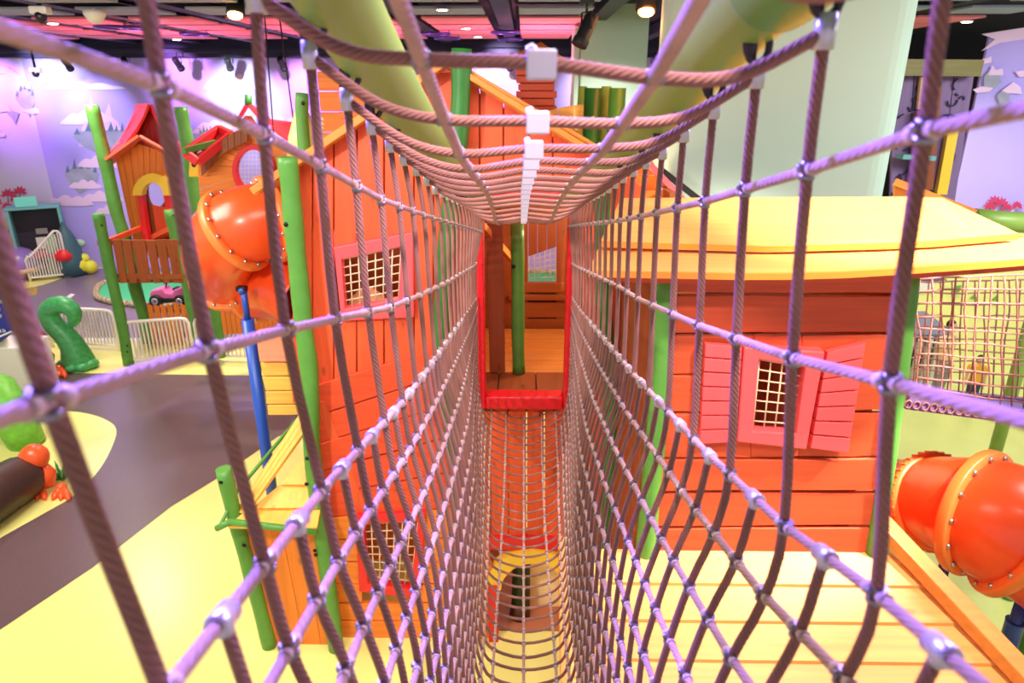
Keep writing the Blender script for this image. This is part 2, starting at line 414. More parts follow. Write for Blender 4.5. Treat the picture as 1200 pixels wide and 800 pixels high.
# spotlights
def spot(p,aim,label,s=1.0,first=[None]):
    if True:
        r=thing('track_spotlight',label,'spotlight',p,'black spotlights on the ceiling track')
        d=(V(aim)-V(p)).normalized(); c=V(p)+V((0,0,-.30*s))
        b=MB(); b.lathe([(.075*s,-.2*s),(.09*s,-.17*s),(.09*s,.12*s),(.105*s,.13*s),(.105*s,.22*s),(.09*s,.22*s)],c,d,16); b.build('lamp_head',BLACK,r,bevel=.004)
        b=MB(); b.lathe([(.088*s,.205*s),(.08*s,.215*s)],c,d,16); b.build('lens',DSTEEL,r)
        sd=d.cross(V((0,0,1))).normalized()*.115*s
        b=MB(); b.tube([c+sd,c+sd+V((0,0,.2*s)),c-sd+V((0,0,.2*s)),c-sd],.012*s,8); b.tube([c+V((0,0,.2*s)),V(p)+V((0,0,.02))],.016*s,8); b.build('yoke',BLACK,r)
        b=MB(); b.box(p[0]-.09*s,p[0]+.09*s,p[1]-.03,p[1]+.03,p[2],p[2]+.06); b.build('track_clip',BLACK,r)
    return r
def atZ(px,py,z):
    d=_ray(px,py); t=(z-EYE)/d.z; return V((d.x*t,d.y*t,z))
SP=[(78,72,'black spotlight hanging on wall track at far left behind thick rope'),(146,66,'black spotlight on wall track left of the red gabled roof peak'),(207,65,'black spotlight on wall track right of the red gabled roof peak'),(267,65,'black spotlight on wall track above the round window house'),(329,63,'black spotlight on wall track beside the two hanging cables'),(598,50,'black spotlight on wall track left of the brick chimney cap'),(668,52,'black spotlight on wall track right of the brick chimney cap'),(769,54,'black spotlight on wall track between the two white columns'),(510,52,'black spotlight on wall track above main orange gable')]
for x,y,l in SP:
    p=P(x,y,WY-.75); p.z=6.37; spot(p,(p.x+random.uniform(-.3,.3),WY+.3,5.4),l,.95)
p=P(688,4,7.2); spot(p,P(640,110,7.0),'large black theatre spotlight tilted down beside white column at top centre',.75)
def lampbox(px,py,Y,label,m,rr=.09):
    p=P(px,py,Y); r=thing('ceiling_lamp',label,'lamp',p)
    b=MB(); b.lathe([(rr*.6,.26),(rr*1.1,.2),(rr*1.15,.02),(rr,0)],p,(0,.35,1),18); b.build('housing',BLACK,r)
    b=MB(); b.ball(p-V((0,.02,.01)),rr*.9,14,0,(1,1,.6)); b.build('bulb',m,r)
    b=MB(); b.tube([p+V((0,.06,.2)),(p.x,p.y+.06,6.9)],.015,8); b.build('stem',BLACK,r)
    return p
LP1=lampbox(757,13,7.6,'glowing amber lamp hanging in front of white column',EMW)
LP2=lampbox(276,17,11.5,'glowing warm lamp hanging left of the near thick rope',mat('warm_lamp_glow',(255,190,110),.5,emit=((255,180,90),35)),.12)
# white ceiling cameras
def cam_(px,py,Y,label):
    p=P(px,py,Y); r=thing('security_camera',label,'security camera',p)
    b=MB(); b.box(p.x-.13,p.x+.13,p.y-.08,p.y+.08,p.z-.02,p.z+.09); b.build('housing',WHITE,r,bevel=.02)
    b=MB(); b.ball(p+V((0,-.02,-.05)),.085,12); b.build('dome',DSTEEL,r)
    b=MB(); b.tube([p+V((0,0,.09)),(p.x,p.y,6.9)],.03,8); b.build('stem',BLACK,r)
cam_(48,15,11,'white security camera on black stem at the top left corner')
cam_(42,84,18.5,'white security camera on long black stem against pale left wall')
b=MB(); p=P(111,17,11.5); b.lathe([(.16,.06),(.16,0),(.1,-.1),(.05,-.13)],p,(0,0,1),16); b.tube([p+V((0,0,.05)),(p.x,p.y,6.58)],.03,8)
tag(b.build('smoke_detector',WHITE),'small white smoke detector under ceiling at upper left','smoke detector')
# dark blue cable truss ring shapes among the ceiling beams
RIG=mat('purple_rig_metal',(92,70,170),.35,metal=.6)
for i,(x,y,l) in enumerate(((512,40,'purple lit lighting ring hanging from left service beam at top centre'),(524,45,'purple lit lighting ring hanging nearest the gable peak'),(592,38,'purple lit lighting ring left of big spotlight'),(598,46,'lowest purple lit lighting ring above chimney'),(130,32,'purple lit lighting ring near smoke detector'),(160,33,'purple lit lighting ring right of smoke detector'),(228,40,'purple lit lighting ring beside pink-lit panels'))):
    p=atZ(x,y,6.5); b=MB(); b.tube([p+V((.28*math.cos(a*PI/10),.28*math.sin(a*PI/10),0)) for a in range(20)],.028,8,closed=True)
    for a in (0,7,14): b.tube([p+V((.28*math.cos(a*PI/10),.28*math.sin(a*PI/10),0)),p+V((.1*math.cos(a*PI/10),.1*math.sin(a*PI/10),.4))],.008,6)
    tag(b.build('lighting_ring',RIG),l,'lighting ring','lighting rings under the ceiling')
# ================================================================ ROPE NET TUNNEL
ROPE=rope_mat('mauve_brown_rope',(158,106,98))
ROPEL=rope_mat('lit_lengthwise_rope',(188,148,142),pitch=30,bs=.5)  # paler than the ring ropes: overhead light put into the colour
CLAMP=mat('pale_wrapped_collar',(206,176,172),.5)
CLAMPD=mat('steel_clamp_ring',(150,140,158),.3,metal=.75)
SLEEVE=mat('silver_sleeve',(206,198,214),.3,metal=.45)
S=.228
TAB={
 'TL':([(.4,-.33),(.87,-.309),(1.1,-.320),(2,-.345),(5.65,-.346)],[(.4,.20),(.87,.100),(1.1,.045),(1.32,-.018),(1.78,-.131),(2.23,-.240),(2.69,-.364),(5.65,-.955)]),
 'TR':([(.4,.345),(1.1,.345),(2,.347),(5.65,.375)],[(.4,.150),(.87,.060),(1.1,.018),(1.32,-.032),(1.78,-.147),(2.46,-.290),(2.92,-.390),(5.65,-.925)]),
 'RC':([(.4,.018),(1.1,.020),(2.5,.006),(5.65,-.005)],[(.4,.185),(.64,.108),(.87,.028),(1.1,-.047),(1.32,-.103),(1.78,-.192),(2.46,-.330),(3.15,-.490),(3.83,-.672),(4.7,-.85),(5.65,-.985)]),
 'RL':([(.4,-.122),(2,-.122),(3.83,-.16),(5.65,-.19)],[(.4,.195),(.64,.112),(.87,.032),(1.1,-.045),(1.32,-.112),(1.55,-.165),(2.46,-.345),(3.15,-.505),(3.83,-.69),(4.7,-.87),(5.65,-1.01)]),
 'RR':([(.4,.160),(1.1,.150),(2,.145),(5.65,.165)],[(.4,.165),(.64,.09),(.87,.012),(1.1,-.050),(1.32,-.102),(1.55,-.150),(2.46,-.335),(3.15,-.50),(3.83,-.685),(4.7,-.865),(5.65,-1.005)]),
 'AL':([(.4,-.332),(.64,-.322),(.9,-.318),(2,-.326),(5.65,-.341)],[(.4,.047),(.64,.004),(.87,-.053),(1.55,-.232),(2.46,-.434),(5.65,-1.115)]),
 'AR':([(.4,.362),(.87,.348),(2,.343),(5.65,.369)],[(.4,.01),(.64,-.035),(.87,-.094),(1.32,-.200),(2,-.346),(2.46,-.441),(5.65,-1.065)]),
 'BL':([(.4,-.320),(2,-.316),(4.5,-.355),(5.65,-.395)],[(.4,-.195),(.64,-.248),(.87,-.305),(1.55,-.487),(2.46,-.692),(2.92,-.796),(5.65,-1.372)]),
 'BR':([(.4,.376),(1,.362),(2,.348),(4.5,.375),(5.65,.405)],[(.4,-.215),(.64,-.278),(.87,-.342),(1.32,-.450),(2,-.596),(2.46,-.685),(5.65,-1.374)]),
 'CL':([(.4,-.288),(1,-.298),(2,-.305),(4.3,-.355),(5.65,-.395)],[(.4,-.455),(.64,-.507),(.87,-.557),(1.55,-.736),(2.23,-.887),(5.65,-1.664)]),
 'CR':([(.4,.408),(.64,.405),(1.2,.374),(2,.352),(4.3,.375),(5.65,.41)],[(.4,-.475),(.64,-.540),(.87,-.612),(1.32,-.710),(2,-.847),(5.65,-1.66)]),
}
def pt(key,d):
    x,z=TAB[key]; return V((interp(x,d),d,EYE+interp(z,d)))
PROF=[(1.0,0),(.955,.13),(.86,.26),(.78,.39),(.73,.52),(.71,.65),(.70,.78),(.70,.91),(.70,1.04),(.70,1.17),(.70,1.30),(.68,1.42),(.60,1.53),(.45,1.61),(0,1.655)]
DEP=[(0,1.50),(.87,1.60),(2.0,1.68),(2.6,1.70),(3.3,1.70),(3.85,1.64),(4.25,1.58),(5.0,1.36),(5.65,1.175)]
FAR=[1,1,1,1,1,1,1,1,.98,.94,.88,.82,.72,.40,0]
def row(side,k,d):     # k=0 is rope C, 14 is the floor centre
    c=pt('C'+side,d); fx,t=PROF[k]; s=interp(DEP,d)/1.655
    e=max(0,min(1,(d-2.7)/2.0)); fx=fx*(1-e)+e*FAR[k]
    g=max(0,min(1,(d-5.2)/.4)); fx=fx*(1-g)+g*(1.02 if k<12 else FAR[k])
    return V((c.x*fx+.012*(1-abs(fx)),d,c.z-t*s))
net=thing('rope_net_tunnel','long mauve rope net tunnel with roof sloping down to the red doorway','net tunnel',(0.01,2.9,2.4))
NR=[.8+i for i in range(0,25)]
rr=.0078
clamps=[]
def clamp_at(p,t_strand,t_long,first):
    clamps.append((p,t_strand,t_long,first))
def smooth_strand(pts): return catmull(pts,3)
for n in NR:
    d=S*n
    b=MB()
    strand=[pt('TL',d),pt('AL',d),pt('BL',d)]+[row('L',k,d) for k in range(0,15)]+[row('R',k,d) for k in range(13,-1,-1)]+[pt('BR',d),pt('AR',d),pt('TR',d)]
    jig=random.uniform(-.006,.006)
    for q in strand[2:-2]: q.y+=random.uniform(-.007,.007)
    b.tube(smooth_strand(strand),rr,8)
    roof=[pt('TL',d),(pt('TL',d)*.5+pt('RL',d)*.5)-V((0,0,.022)),pt('RL',d),pt('RC',d),pt('RR',d),(pt('TR',d)*.5+pt('RR',d)*.5)-V((0,0,.022)),pt('TR',d)]
    b.tube(catmull(roof,5),.0083,8)
    b.build('ring_rope',ROPE,net)
for i in range(24):
    d=S*(.8+i+.5); b=MB()
    strand=[row('L',k,d) for k in range(0,15)]+[row('R',k,d) for k in range(13,-1,-1)]
    for q in strand[1:-1]: q.y+=random.uniform(-.006,.006)
    b.tube(smooth_strand(strand),rr*.95,8); b.build('short_ring_rope',ROPE,net)
ds=[S*(.3+.25*i) for i in range(0,99)]
def longi(fn,name='lengthwise_rope',r=.0072):
    b=MB(); pts=[fn(d) for d in ds if d<5.66]
    b.tube(pts,r,8); b.build(name,ROPEL,net)
for k in ('AL','AR','BL','BR','RL','RR'): longi(lambda d:pt(k,d),r=.0072 if k[0]!='R' else .0100)
for k in range(0,15):
    for s in 'LR':
        if k==14 and s=='R': continue
        longi(lambda d:row(s,k,d),r=.0072 if k<12 else .0068)
# clamps at the crossings: a dark steel ring on the strand, a pale collar on the lengthwise rope
def clampgeo(b,p,ts,tl,big=1.0):
    ts=ts.normalized(); tl=tl.normalized(); sd=ts.cross(tl).normalized()
    for o_ in (-.0075,.0075): b.tube([p+ts*(o_-.0035),p+ts*(o_+.0035)],.0100*big,10,m=0)
    for o_ in (-1,1): b.tube([p+tl*(.010*o_),p+tl*(.021*o_)],[.0082*big,.0092*big],8,m=1)
    b.ball(p+sd*.0098+ts*.003,.0054*big,6,m=0)
cl=[]
for n in NR:
    d=S*n
    for k in ('AL','BL','AR','BR'): cl.append((pt(k,d),V((0,0,1)),pt(k,d+.05)-pt(k,d-.05)))
    for s in 'LR':
        for k in range(0,15):
            if k==14 and s=='R': continue
            a=row(s,max(k-1,0),d); c=row(s,min(k+1,14),d) if k<14 else row('R',13,d)
            cl.append((row(s,k,d),a-c,row(s,k,d+.05)-row(s,k,d-.05)))
    for k in ('RL','RR'): cl.append((pt(k,d),V((1,0,0)),pt(k,d+.05)-pt(k,d-.05)))
for i in range(24):
    d=S*(.8+i+.5)
    for s in 'LR':
        for k in range(1,15):
            if k==14 and s=='R': continue
            a=row(s,k-1,d); c=row(s,min(k+1,14),d) if k<14 else row('R',13,d)
            cl.append((row(s,k,d),a-c,row(s,k,d+.05)-row(s,k,d-.05)))
def inview(p):
    q=p-V((0,0,EYE)); z=q.dot(_f)
    if z<.1: return 99+z
    x=600+FPX*q.dot(_r)/z; y=400-FPX*q.dot(_u)/z
    return z if (-20<x<1220 and -20<y<820) else 50+z
cl.sort(key=lambda c:inview(c[0]))
for p,a,c in cl[:98]:
    b=MB(); clampgeo(b,p,a,c); b.build('rope_clamp',[CLAMPD,CLAMP],net)
b=MB()
for p,a,c in cl[98:]: clampgeo(b,p,a,c)
o=b.build('rope_clamps',[CLAMPD,CLAMP],net); o['kind']='stuff'
# T joints where the short rings start, roof sleeves, end sleeves and hooks
for i in range(24):
    d=S*(.8+i+.5)
    for s in 'LR':
        p=row(s,0,d); t=(row(s,0,d+.05)-row(s,0,d-.05)).normalized()
        if d>3.6: continue
        b=MB(); b.tube([p-t*.018,p-t*.016,p+t*.016,p+t*.018],[.0105,.0125,.0125,.0105],12); b.tube([p-V((0,0,.006)),p-V((0,0,.017))],.0095,10); b.build('tee_joint',SLEEVE,net)
for n in NR:
    d=S*n
    p=pt('RC',d); b=MB(); b.box(p.x-.018,p.x+.018,p.y-.012,p.y+.012,p.z-.019,p.z+.015); b.tube([p+V((-.017,0,.011)),p+V((-.006,0,.016))],.008,8)
    b.build('roof_sleeve',SLEEVE,net,bevel=.006)
    for s in ('TL','TR'):
        p=pt(s,d); b=MB(); b.tube([p-V((0,0,.018)),p+V((0,0,.022))],.0122,12); b.build('end_sleeve',SLEEVE,net)
        sg=.02 if s=='TL' else -.008
        c=p+V((sg*.5,0,.044)); b=MB()
        b.tube([c+V((.017*math.cos(a*PI/8)+sg*.3*math.sin(a*PI/8),.0,.027*math.sin(a*PI/8))) for a in range(16)],.0058,8,closed=True)
        b.tube([c+V((-.008,0,-.02)),c+V((-.008,0,.016))],.008,8)
        b.build('snap_hook',DSTEEL,net)
# hooks of the far end on the red frame
for k in range(0,14,1):
    for s in 'LR':
        p=row(s,k,5.62); b=MB(); c=p+V((.012 if s=='L' else -.012,.03,.01))
        b.tube([c+V((0,.025*math.cos(a*PI/6),.018*math.sin(a*PI/6))) for a in range(12)],.005,6,closed=True); b.build('end_hook',DSTEEL,net)
# beams that carry the net
def beam(name,pts,label,sleeve=None):
    t=thing(name,label,'beam',pts[0])
    b=MB(); b.tube(catmull(pts,8),.0625,24); b.build('tube',LIME,t)
    if sleeve:
        a,c=sleeve; b=MB(); b.tube([a,a+(c-a)*.06,a+(c-a)*.94,c],[.066,.07,.07,.066],24); b.build('coupling_sleeve',GREEN,t)
    return t
def bl(d): return pt('TL',d)+V((.036,0,.100))
def br(d): return pt('TR',d)+V((-.010,0,.106))
beam('net_beam',[bl(d) for d in (.35,.65,.87,1.1,1.35,1.8,2.3,3,4,5,5.64)],'lime green round beam carrying left edge of the net roof')
beam('net_beam',[br(d) for d in (.35,.65,.87,1.1,1.35,1.8,2.3,3,4,5,5.64)],'lime green round beam carrying right edge of the net roof',(br(1.03),br(.80)))
# ================================================================ HELPERS FOR BUILT-UP WOODWORK
def pxprism(mb,px,Y,t=.04,m=0):
    Ys=Y if hasattr(Y,'__len__') else [Y]*len(px)
    mb.prism([P(x,y,yy) for (x,y),yy in zip(px,Ys)],(0,t,0),m)
def shrink(px,d):
    cx=sum(p[0] for p in px)/len(px); cy=sum(p[1] for p in px)/len(px)
    out=[]
    for x,y in px:
        vx,vy=cx-x,cy-y; l=math.hypot(vx,vy) or 1; out.append((x+vx/l*d,y+vy/l*d))
    return out
def lerp2(a,b,t): return (a[0]+(b[0]-a[0])*t,a[1]+(b[1]-a[1])*t)
def poly_at(pl,t):   # point at fraction t along a pixel polyline
    L=[math.hypot(pl[i+1][0]-pl[i][0],pl[i+1][1]-pl[i][1]) for i in range(len(pl)-1)]; s=t*sum(L)
    for i,l in enumerate(L):
        if s<=l or i==len(L)-1: return lerp2(pl[i],pl[i+1],s/l if l else 0)
        s-=l
def strips(mb,top,bot,n,Y,t=.05,gap=.06,m=0,jit=0):   # boards running from polyline top to polyline bot
    for i in range(n):
        a,b=(i+gap/2)/n,(i+1-gap/2)/n; j=random.uniform(-jit,jit)
        q=[poly_at(top,a),poly_at(top,b),poly_at(bot,b),poly_at(bot,a)]
        pxprism(mb,[(q[0][0],q[0][1]+j),(q[1][0],q[1][1]+j*.4),q[2],q[3]],Y+random.uniform(0,.012),t,m)
def frame_plate(mb,outer,inner,Y,t=.05,m=0):  # polygon with a hole, both lists same length
    n=len(outer); b=len(mb.v); e=V((0,t,0)); Yo=Y
    o=[P(x,y,Yo) for x,y in outer]; i_=[P(x,y,Yo) for x,y in inner]
    mb.v+=o+i_+[p+e for p in o]+[p+e for p in i_]
    for k_ in range(n):
        j=(k_+1)%n
        mb.face([b+k_,b+j,b+n+j,b+n+k_],m); mb.face([b+2*n+j,b+2*n+k_,b+3*n+k_,b+3*n+j],m)
        mb.face([b+j,b+k_,b+2*n+k_,b+2*n+j],m); mb.face([b+n+k_,b+n+j,b+3*n+j,b+3*n+k_],m)
def mesh_grid(mb,quad,nx,ny,Y,r=.006):  # wire mesh inside a pixel quad (TL,TR,BR,BL)
    for i in range(nx+1):
        t=i/nx; mb.tube([P(*lerp2(quad[0],quad[1],t),Y),P(*lerp2(quad[3],quad[2],t),Y)],r,6)
    for i in range(ny+1):
        t=i/ny; mb.tube([P(*lerp2(quad[0],quad[3],t),Y),P(*lerp2(quad[1],quad[2],t),Y)],r,6)
def polebuild(name,px,Y,r,m,parent,bolts=(),rt=None):
    Ys=Y if hasattr(Y,'__len__') else [Y]*len(px)
    pts=[P(x,y,yy) for (x,y),yy in zip(px,Ys)]
    c=catmull(pts,4); b=MB(); b.tube(c,[r*(1+.05*math.sin(i*1.3)) for i in range(len(c))],18)
    o=b.build(name,m,parent)
    for (x,y) in bolts:
        q=P(x,y,Ys[0]-r); b=MB(); b.ball(q,.022,10,0,(1,.5,1)); b.build('bolt',BOLT,o)
    return o
def ground_end(px,Y): # pixel x,y of last point moved so that it stands on the floor at Y
    return px
# ================================================================ WHITE FENCES
def fence(p0,p1,h,n,label,h1=None,group='white railings along the road'):
    h1=h1 or h; p0=V(p0); p1=V(p1); t=thing('white_railing',label,'railing',(p0+p1)/2,group)
    u=V((0,0,1))
    b=MB(); b.tube([p0+u*.0,p0+u*(h-.1),p0+u*(h-.02)+(p1-p0).normalized()*.05,p0+u*h+(p1-p0).normalized()*.14, p1+u*h1-(p1-p0).normalized()*.14,p1+u*(h1-.02)-(p1-p0).normalized()*.05,p1+u*(h1-.1),p1],.035,10); b.build('frame',WHITE,t)
    b=MB(); b.bar(p0+u*.12,p1+u*.12,.05,.05); b.build('bottom_rail',WHITE,t)
    for i in range(1,n):
        q=p0+(p1-p0)*(i/n); hh=h+(h1-h)*i/n
        b=MB(); b.bar(q+u*.12,q+u*hh,.028,.028,(0,1,0)); b.build('bar',WHITE,t)
    return t
fence(G(62,406),G(141,411),.93,20,'white metal railing behind the curled green tail, left of thin green post')
fence(G(153,427),G(228,421),.93,17,'white metal railing right of thin green post, in front of orange pickets')
fence(G(235,422),G(322,424),.93,18,'white metal railing under the orange spiral slide beside blue post')
fence(G(36,330),G(82,325),.75,14,'far white ramp railing in front of the dark booth',1.45,'white railings along the road')
# orange picket fence
def pickets(px0,px1,Y,h,n,label,w=.8):
    a=G(*px0); c=G(*px1); t=thing('picket_fence',label,'fence',(a+c)/2)
    for i in range(n):
        q=a+(c-a)*((i+.5)/n); d=(c-a)/n*w*.5; hh=h*(1+random.uniform(-.05,.05)); e=V((0,.03,0))
        b=MB(); b.hexa([q-d,q+d,q+d+e,q-d+e,q-d+V((0,0,hh)),q+d+V((0,0,hh-.05)),q+d+e+V((0,0,hh-.05)),q-d+e+V((0,0,hh))]); b.build('picket',W_ORG,t,bevel=.008)
    b=MB(); b.bar(a+V((0,.06,.25)),c+V((0,.06,.25)),.04,.09); b.bar(a+V((0,.06,h*.8)),c+V((0,.06,h*.8)),.04,.09); b.build('rails',W_BRNX,t)
pickets((180,404),(226,405),14,1.0,6,'orange picket fence behind white railing under the plank balcony')
# ================================================================ TRAFFIC ISLAND AND RIDE-ON CAR
def isle(px,label,name='traffic_island'):
    c=catmull([G(x,y) for x,y in px],4,True); t=thing(name,label,'traffic island',sum(c,V((0,0,0)))/len(c))
    b=MB(); b.prism([p+V((0,0,.004)) for p in c],(0,0,.06)); b.build('turf_mat',F_GN,t)
    b=MB()
    for i,p in enumerate(c):
        q=c[(i+1)%len(c)]; m=max(1,int((q-p).length/.2))
        for j in range(m): b.tube([p+(q-p)*(j/m)+V((0,0,.1)),p+(q-p)*((j+.82)/m)+V((0,0,.08))],.075,8)
    b.build('rope_edging',mat('tan_rope_edging_'+name,(196,170,140),.7),t)
isle([(113,347),(118,337),(136,330),(165,326),(230,325),(300,328),(330,340),(320,356),(250,361),(190,362),(140,358),(118,353)],'green turf traffic island with tan rope edging and pink car on it')
isle([(606,326),(628,321),(655,324),(662,330),(640,336),(612,334)],'small far green traffic island seen through the red doorway window')
CARP=mat('pink_car_plastic',(240,120,180),.3,coat=.3); TYRE=mat('black_tyre',(24,24,26),.6); HUB=mat('silver_hub',(190,190,196),.3,metal=.6)
c0=G(203,356,.065); t=thing('ride_on_car','pink ride-on toy car parked on the green traffic island','toy car',c0)
def cw(x,y,z): return c0+V((x,y,z))
b=MB(); b.prism([cw(x,-.2,z) for x,z in [(-.46,.2),(-.48,.34),(-.4,.42),(-.12,.48),(-.05,.36),(.12,.34),(.2,.44),(.42,.52),(.52,.46),(.5,.3),(.4,.2)]],(0,.4,0)); b.build('body',CARP,t,bevel=.03,seg=3)
for x,y in ((-.3,-.27),(-.3,.27),(.34,-.27),(.34,.27)):
    b=MB(); b.lathe([(.1,-.05),(.155,-.045),(.165,0),(.155,.045),(.1,.05)],cw(x,y,.165),(0,1,0),20); w_=b.build('wheel',TYRE,t)
    b=MB(); b.lathe([(.09,-.06),(.07,-.066),(.03,-.06)],cw(x,y,.165),(0,1,0) if y<0 else (0,-1,0),16); b.build('hub_cap',HUB,w_)
b=MB(); b.tube([cw(-.14,0,.42),cw(-.06,0,.6)],.02,8); b.tube([cw(-.06+.05*math.cos(a*PI/8),.13*math.sin(a*PI/8),.61+.03*math.cos(a*PI/8)) for a in range(16)],.02,8,closed=True); b.build('steering_wheel',BLACK,t)
b=MB(); b.box(c0.x+.1,c0.x+.3,c0.y-.12,c0.y+.12,c0.z+.4,c0.z+.46); b.build('seat',BLACK,t,bevel=.02)
b=MB(); b.box(c0.x-.42,c0.x+.44,c0.y-.24,c0.y+.24,c0.z+.13,c0.z+.2); b.build('chassis',BLACK,t,bevel=.01)
# ================================================================ PLAYHOUSE WITH RED PEAKED ROOF AND BALCONY
t=thing('peaked_playhouse','narrow orange plank playhouse on green stilts with steep red roof and yellow arch','playhouse',G(180,405))
polebuild('stilt',[(107,123),(118,165),(127,205),(137,250),(148,285),(158,335),(169,372),(174,401)],14.4,.13,GREEN,t)
polebuild('stilt',[(115,250),(121,280),(133,335),(143,380),(151,427)],13.1,.105,GREEN,t,[(119,264),(149,405),(149,412)])
polebuild('stilt',[(200,246),(206,275),(217,320),(228,370),(237,408)],14.05,.13,GREEN,t,[(203,252)])
Yb=lambda x:13.05+(x-120)/90*.9
edges=[(118.5,129),(131,141.5),(142.5,152.5),(154,169),(170.5,181),(182,193),(194,207.5)]
for i,(a,c) in enumerate(edges):
    b=MB(); yt=280+random.uniform(-1.5,1.5); sh=9+.0*i
    pxprism(b,[(a,yt),(c,yt+random.uniform(-.8,.8)),(c+sh-1.5,331.5),(a+sh+.8,332)],[Yb(a),Yb(c),Yb(c),Yb(a)],.04); b.build('balcony_board',W_BRN,t,bevel=.01)
b=MB(); b.bar(P(114,284,13.1),P(213,284,14.0),.06,.1); b.bar(P(124,323,13.1),P(221,324,14.0),.06,.1); b.build('balcony_rail',W_BRNX,t)
b=MB(); b.bar(P(126,283,13.15),P(168,266,14.8),.06,.1); b.bar(P(203,266,14.1),P(176,279,14.8),.06,.1); b.build('side_rail',W_RED,t)
b=MB(); b.hexa([P(128,331,13.2),P(214,331,14.1),P(222,331,15.8),P(150,331,15.8)]+[P(128,327,13.2),P(214,327,14.1),P(222,327,15.8),P(150,327,15.8)]); b.build('balcony_floor',W_BRNX,t)
Yw=14.75
b=MB()
strips(b,[(135,186),(150,172),(160,164)],[(160,300),(168,300),(172,300)],3,Yw,.06,.08)
strips(b,[(160,164),(170,158),(198,174)],[(162,214),(178,205),(197,214)],5,Yw,.06,.08)
strips(b,[(198,174),(206,186)],[(214,300),(222,300)],2,Yw,.06,.08)
b.build('plank_wall',W_ORG,t)
n=24; ell=[(184+11*math.cos(2*PI*i/n),224+19*math.sin(2*PI*i/n)) for i in range(n)]
out=[]
for i in range(n):
    a=2*PI*i/n; c_,s_=math.cos(a),math.sin(a); k_=min(20/abs(c_) if abs(c_)>1e-3 else 1e9,(74 if s_>0 else 26)/abs(s_) if abs(s_)>1e-3 else 1e9)
    out.append((182+c_*k_+max(0,s_*k_)*.2,228+s_*k_))
b=MB(); frame_plate(b,out,ell,Yw+.1,.05); d_=b.build('door',W_BRN,t)
b=MB(); pxprism(b,[(178,240),(198,244),(204,276),(184,280)],Yw+.06,.04); b.build('door_panel',W_RED,d_,bevel=.01)
arc=[]; 
for i in range(13):
    a=PI-PI*i/12; arc.append((178.5+23.5*math.cos(a),229-26*math.sin(a)))
arci=[(178.5+12.5*math.cos(PI-PI*i/12),229-15*math.sin(PI-PI*i/12)) for i in range(13)]
b=MB()
for i in range(12): pxprism(b,[arc[i],arc[i+1],arci[i+1],arci[i]],Yw-.16,.2)
b.build('door_arch',YELLOW,t)
b=MB(); pxprism(b,[(160,229),(166,229),(175,290),(168,290)],Yw-.14,.18); b.build('door_jamb',RED,t,bevel=.01)
b=MB(); pxprism(b,[(191,229),(201,229),(212,285),(203,285)],Yw-.14,.18); b.build('door_jamb',RED,t,bevel=.01)
def loft(mb,A_,B_,m=0,t=.05):
    A_=[V(p) for p in A_]; B_=[V(p) for p in B_]
    for i in range(len(A_)-1):
        q=[A_[i],A_[i+1],B_[i+1],B_[i]]; nn=(q[1]-q[0]).cross(q[3]-q[0]).normalized()*t
        mb.hexa(q+[p+nn for p in q],m)
bk=[P(x,y,15.7) for x,y in [(162,123),(158,135),(151,150),(141,167),(128,182)]]
fr=[P(x,y,14.35) for x,y in [(176,123),(171,137),(162,153),(148,171),(124,188)]]
b=MB(); loft(b,bk,fr,0,.05)
bk2=[P(x,y,15.7) for x,y in [(162,123),(175,138),(190,152),(205,165),(218,174)]]; fr2=[P(x,y,14.35) for x,y in [(176,123),(181,136),(188,150),(197,165),(206,182)]]
loft(b,fr2,bk2,0,.05); pxprism(b,[(176,126),(163,126),(130,184),(163,165)],15.25,.04); b.build('roof',RED,t)
b=MB(); strips(b,[(174,133),(178,131)],[(160,168),(200,180)],5,14.62,.05,.1); pxprism(b,[(176,126),(206,184),(163,166),(158,172)],14.72,.03); b.build('gable_boards',mat('dark_red_boards',(150,28,26),.5,wood='z'),t)
b=MB(); loft(b,[P(124,188,14.2),P(163,160,14.2)],[P(128,196,15.0),P(166,168,15.0)],0,.05); loft(b,[P(163,160,14.2),P(205,183,14.2)],[P(166,168,15.0),P(208,191,15.0)],0,.05); b.build('porch_roof',mat('salmon_paint',(238,110,86),.5),t)
# ================================================================ ROUND WINDOW PLAYHOUSE
t=thing('round_window_playhouse','orange playhouse with fanned planks around a red round window and red flip roof','playhouse',G(290,440))
def rayhit(c,a,pl):
    best=None; dx,dy=math.cos(a),math.sin(a)
    for i in range(len(pl)):
        (x1,y1),(x2,y2)=pl[i],pl[(i+1)%len(pl)]; ex,ey=x2-x1,y2-y1; den=dx*ey-dy*ex
        if abs(den)<1e-9: continue
        tt=((x1-c[0])*ey-(y1-c[1])*ex)/den; ss=((x1-c[0])*dy-(y1-c[1])*dx)/den
        if tt>0 and -1e-6<=ss<=1+1e-6 and (best is None or tt<best): best=tt
    return (c[0]+dx*best,c[1]+dy*best)
cc=(296,199); bound=[(244,345),(238,270),(234,225),(231,193),(264,160),(276,152),(300,150),(332,165),(346,200),(352,260),(350,345)]
Y2=11.9; b=MB(); n=27
for i in range(n):
    a0=2*PI*(i+.02)/n; a1=2*PI*(i+.98)/n
    q=[(cc[0]+22*math.cos(a0),cc[1]+28*math.sin(a0)),(cc[0]+23*math.cos(a1),cc[1]+28*math.sin(a1)),rayhit(cc,a1,bound),rayhit(cc,a0,bound)]
    pxprism(b,q,Y2+random.uniform(0,.03),.07)
b.build('fanned_plank_wall',W_ORGX,t)
n=28; b=MB()
frame_plate(b,[(cc[0]+24.5*math.cos(2*PI*i/n),cc[1]+29.5*math.sin(2*PI*i/n)) for i in range(n)],[(cc[0]+19*math.cos(2*PI*i/n),cc[1]+23.5*math.sin(2*PI*i/n)) for i in range(n)],Y2-.09,.12); wf=b.build('window_frame',RED,t,bevel=.01)
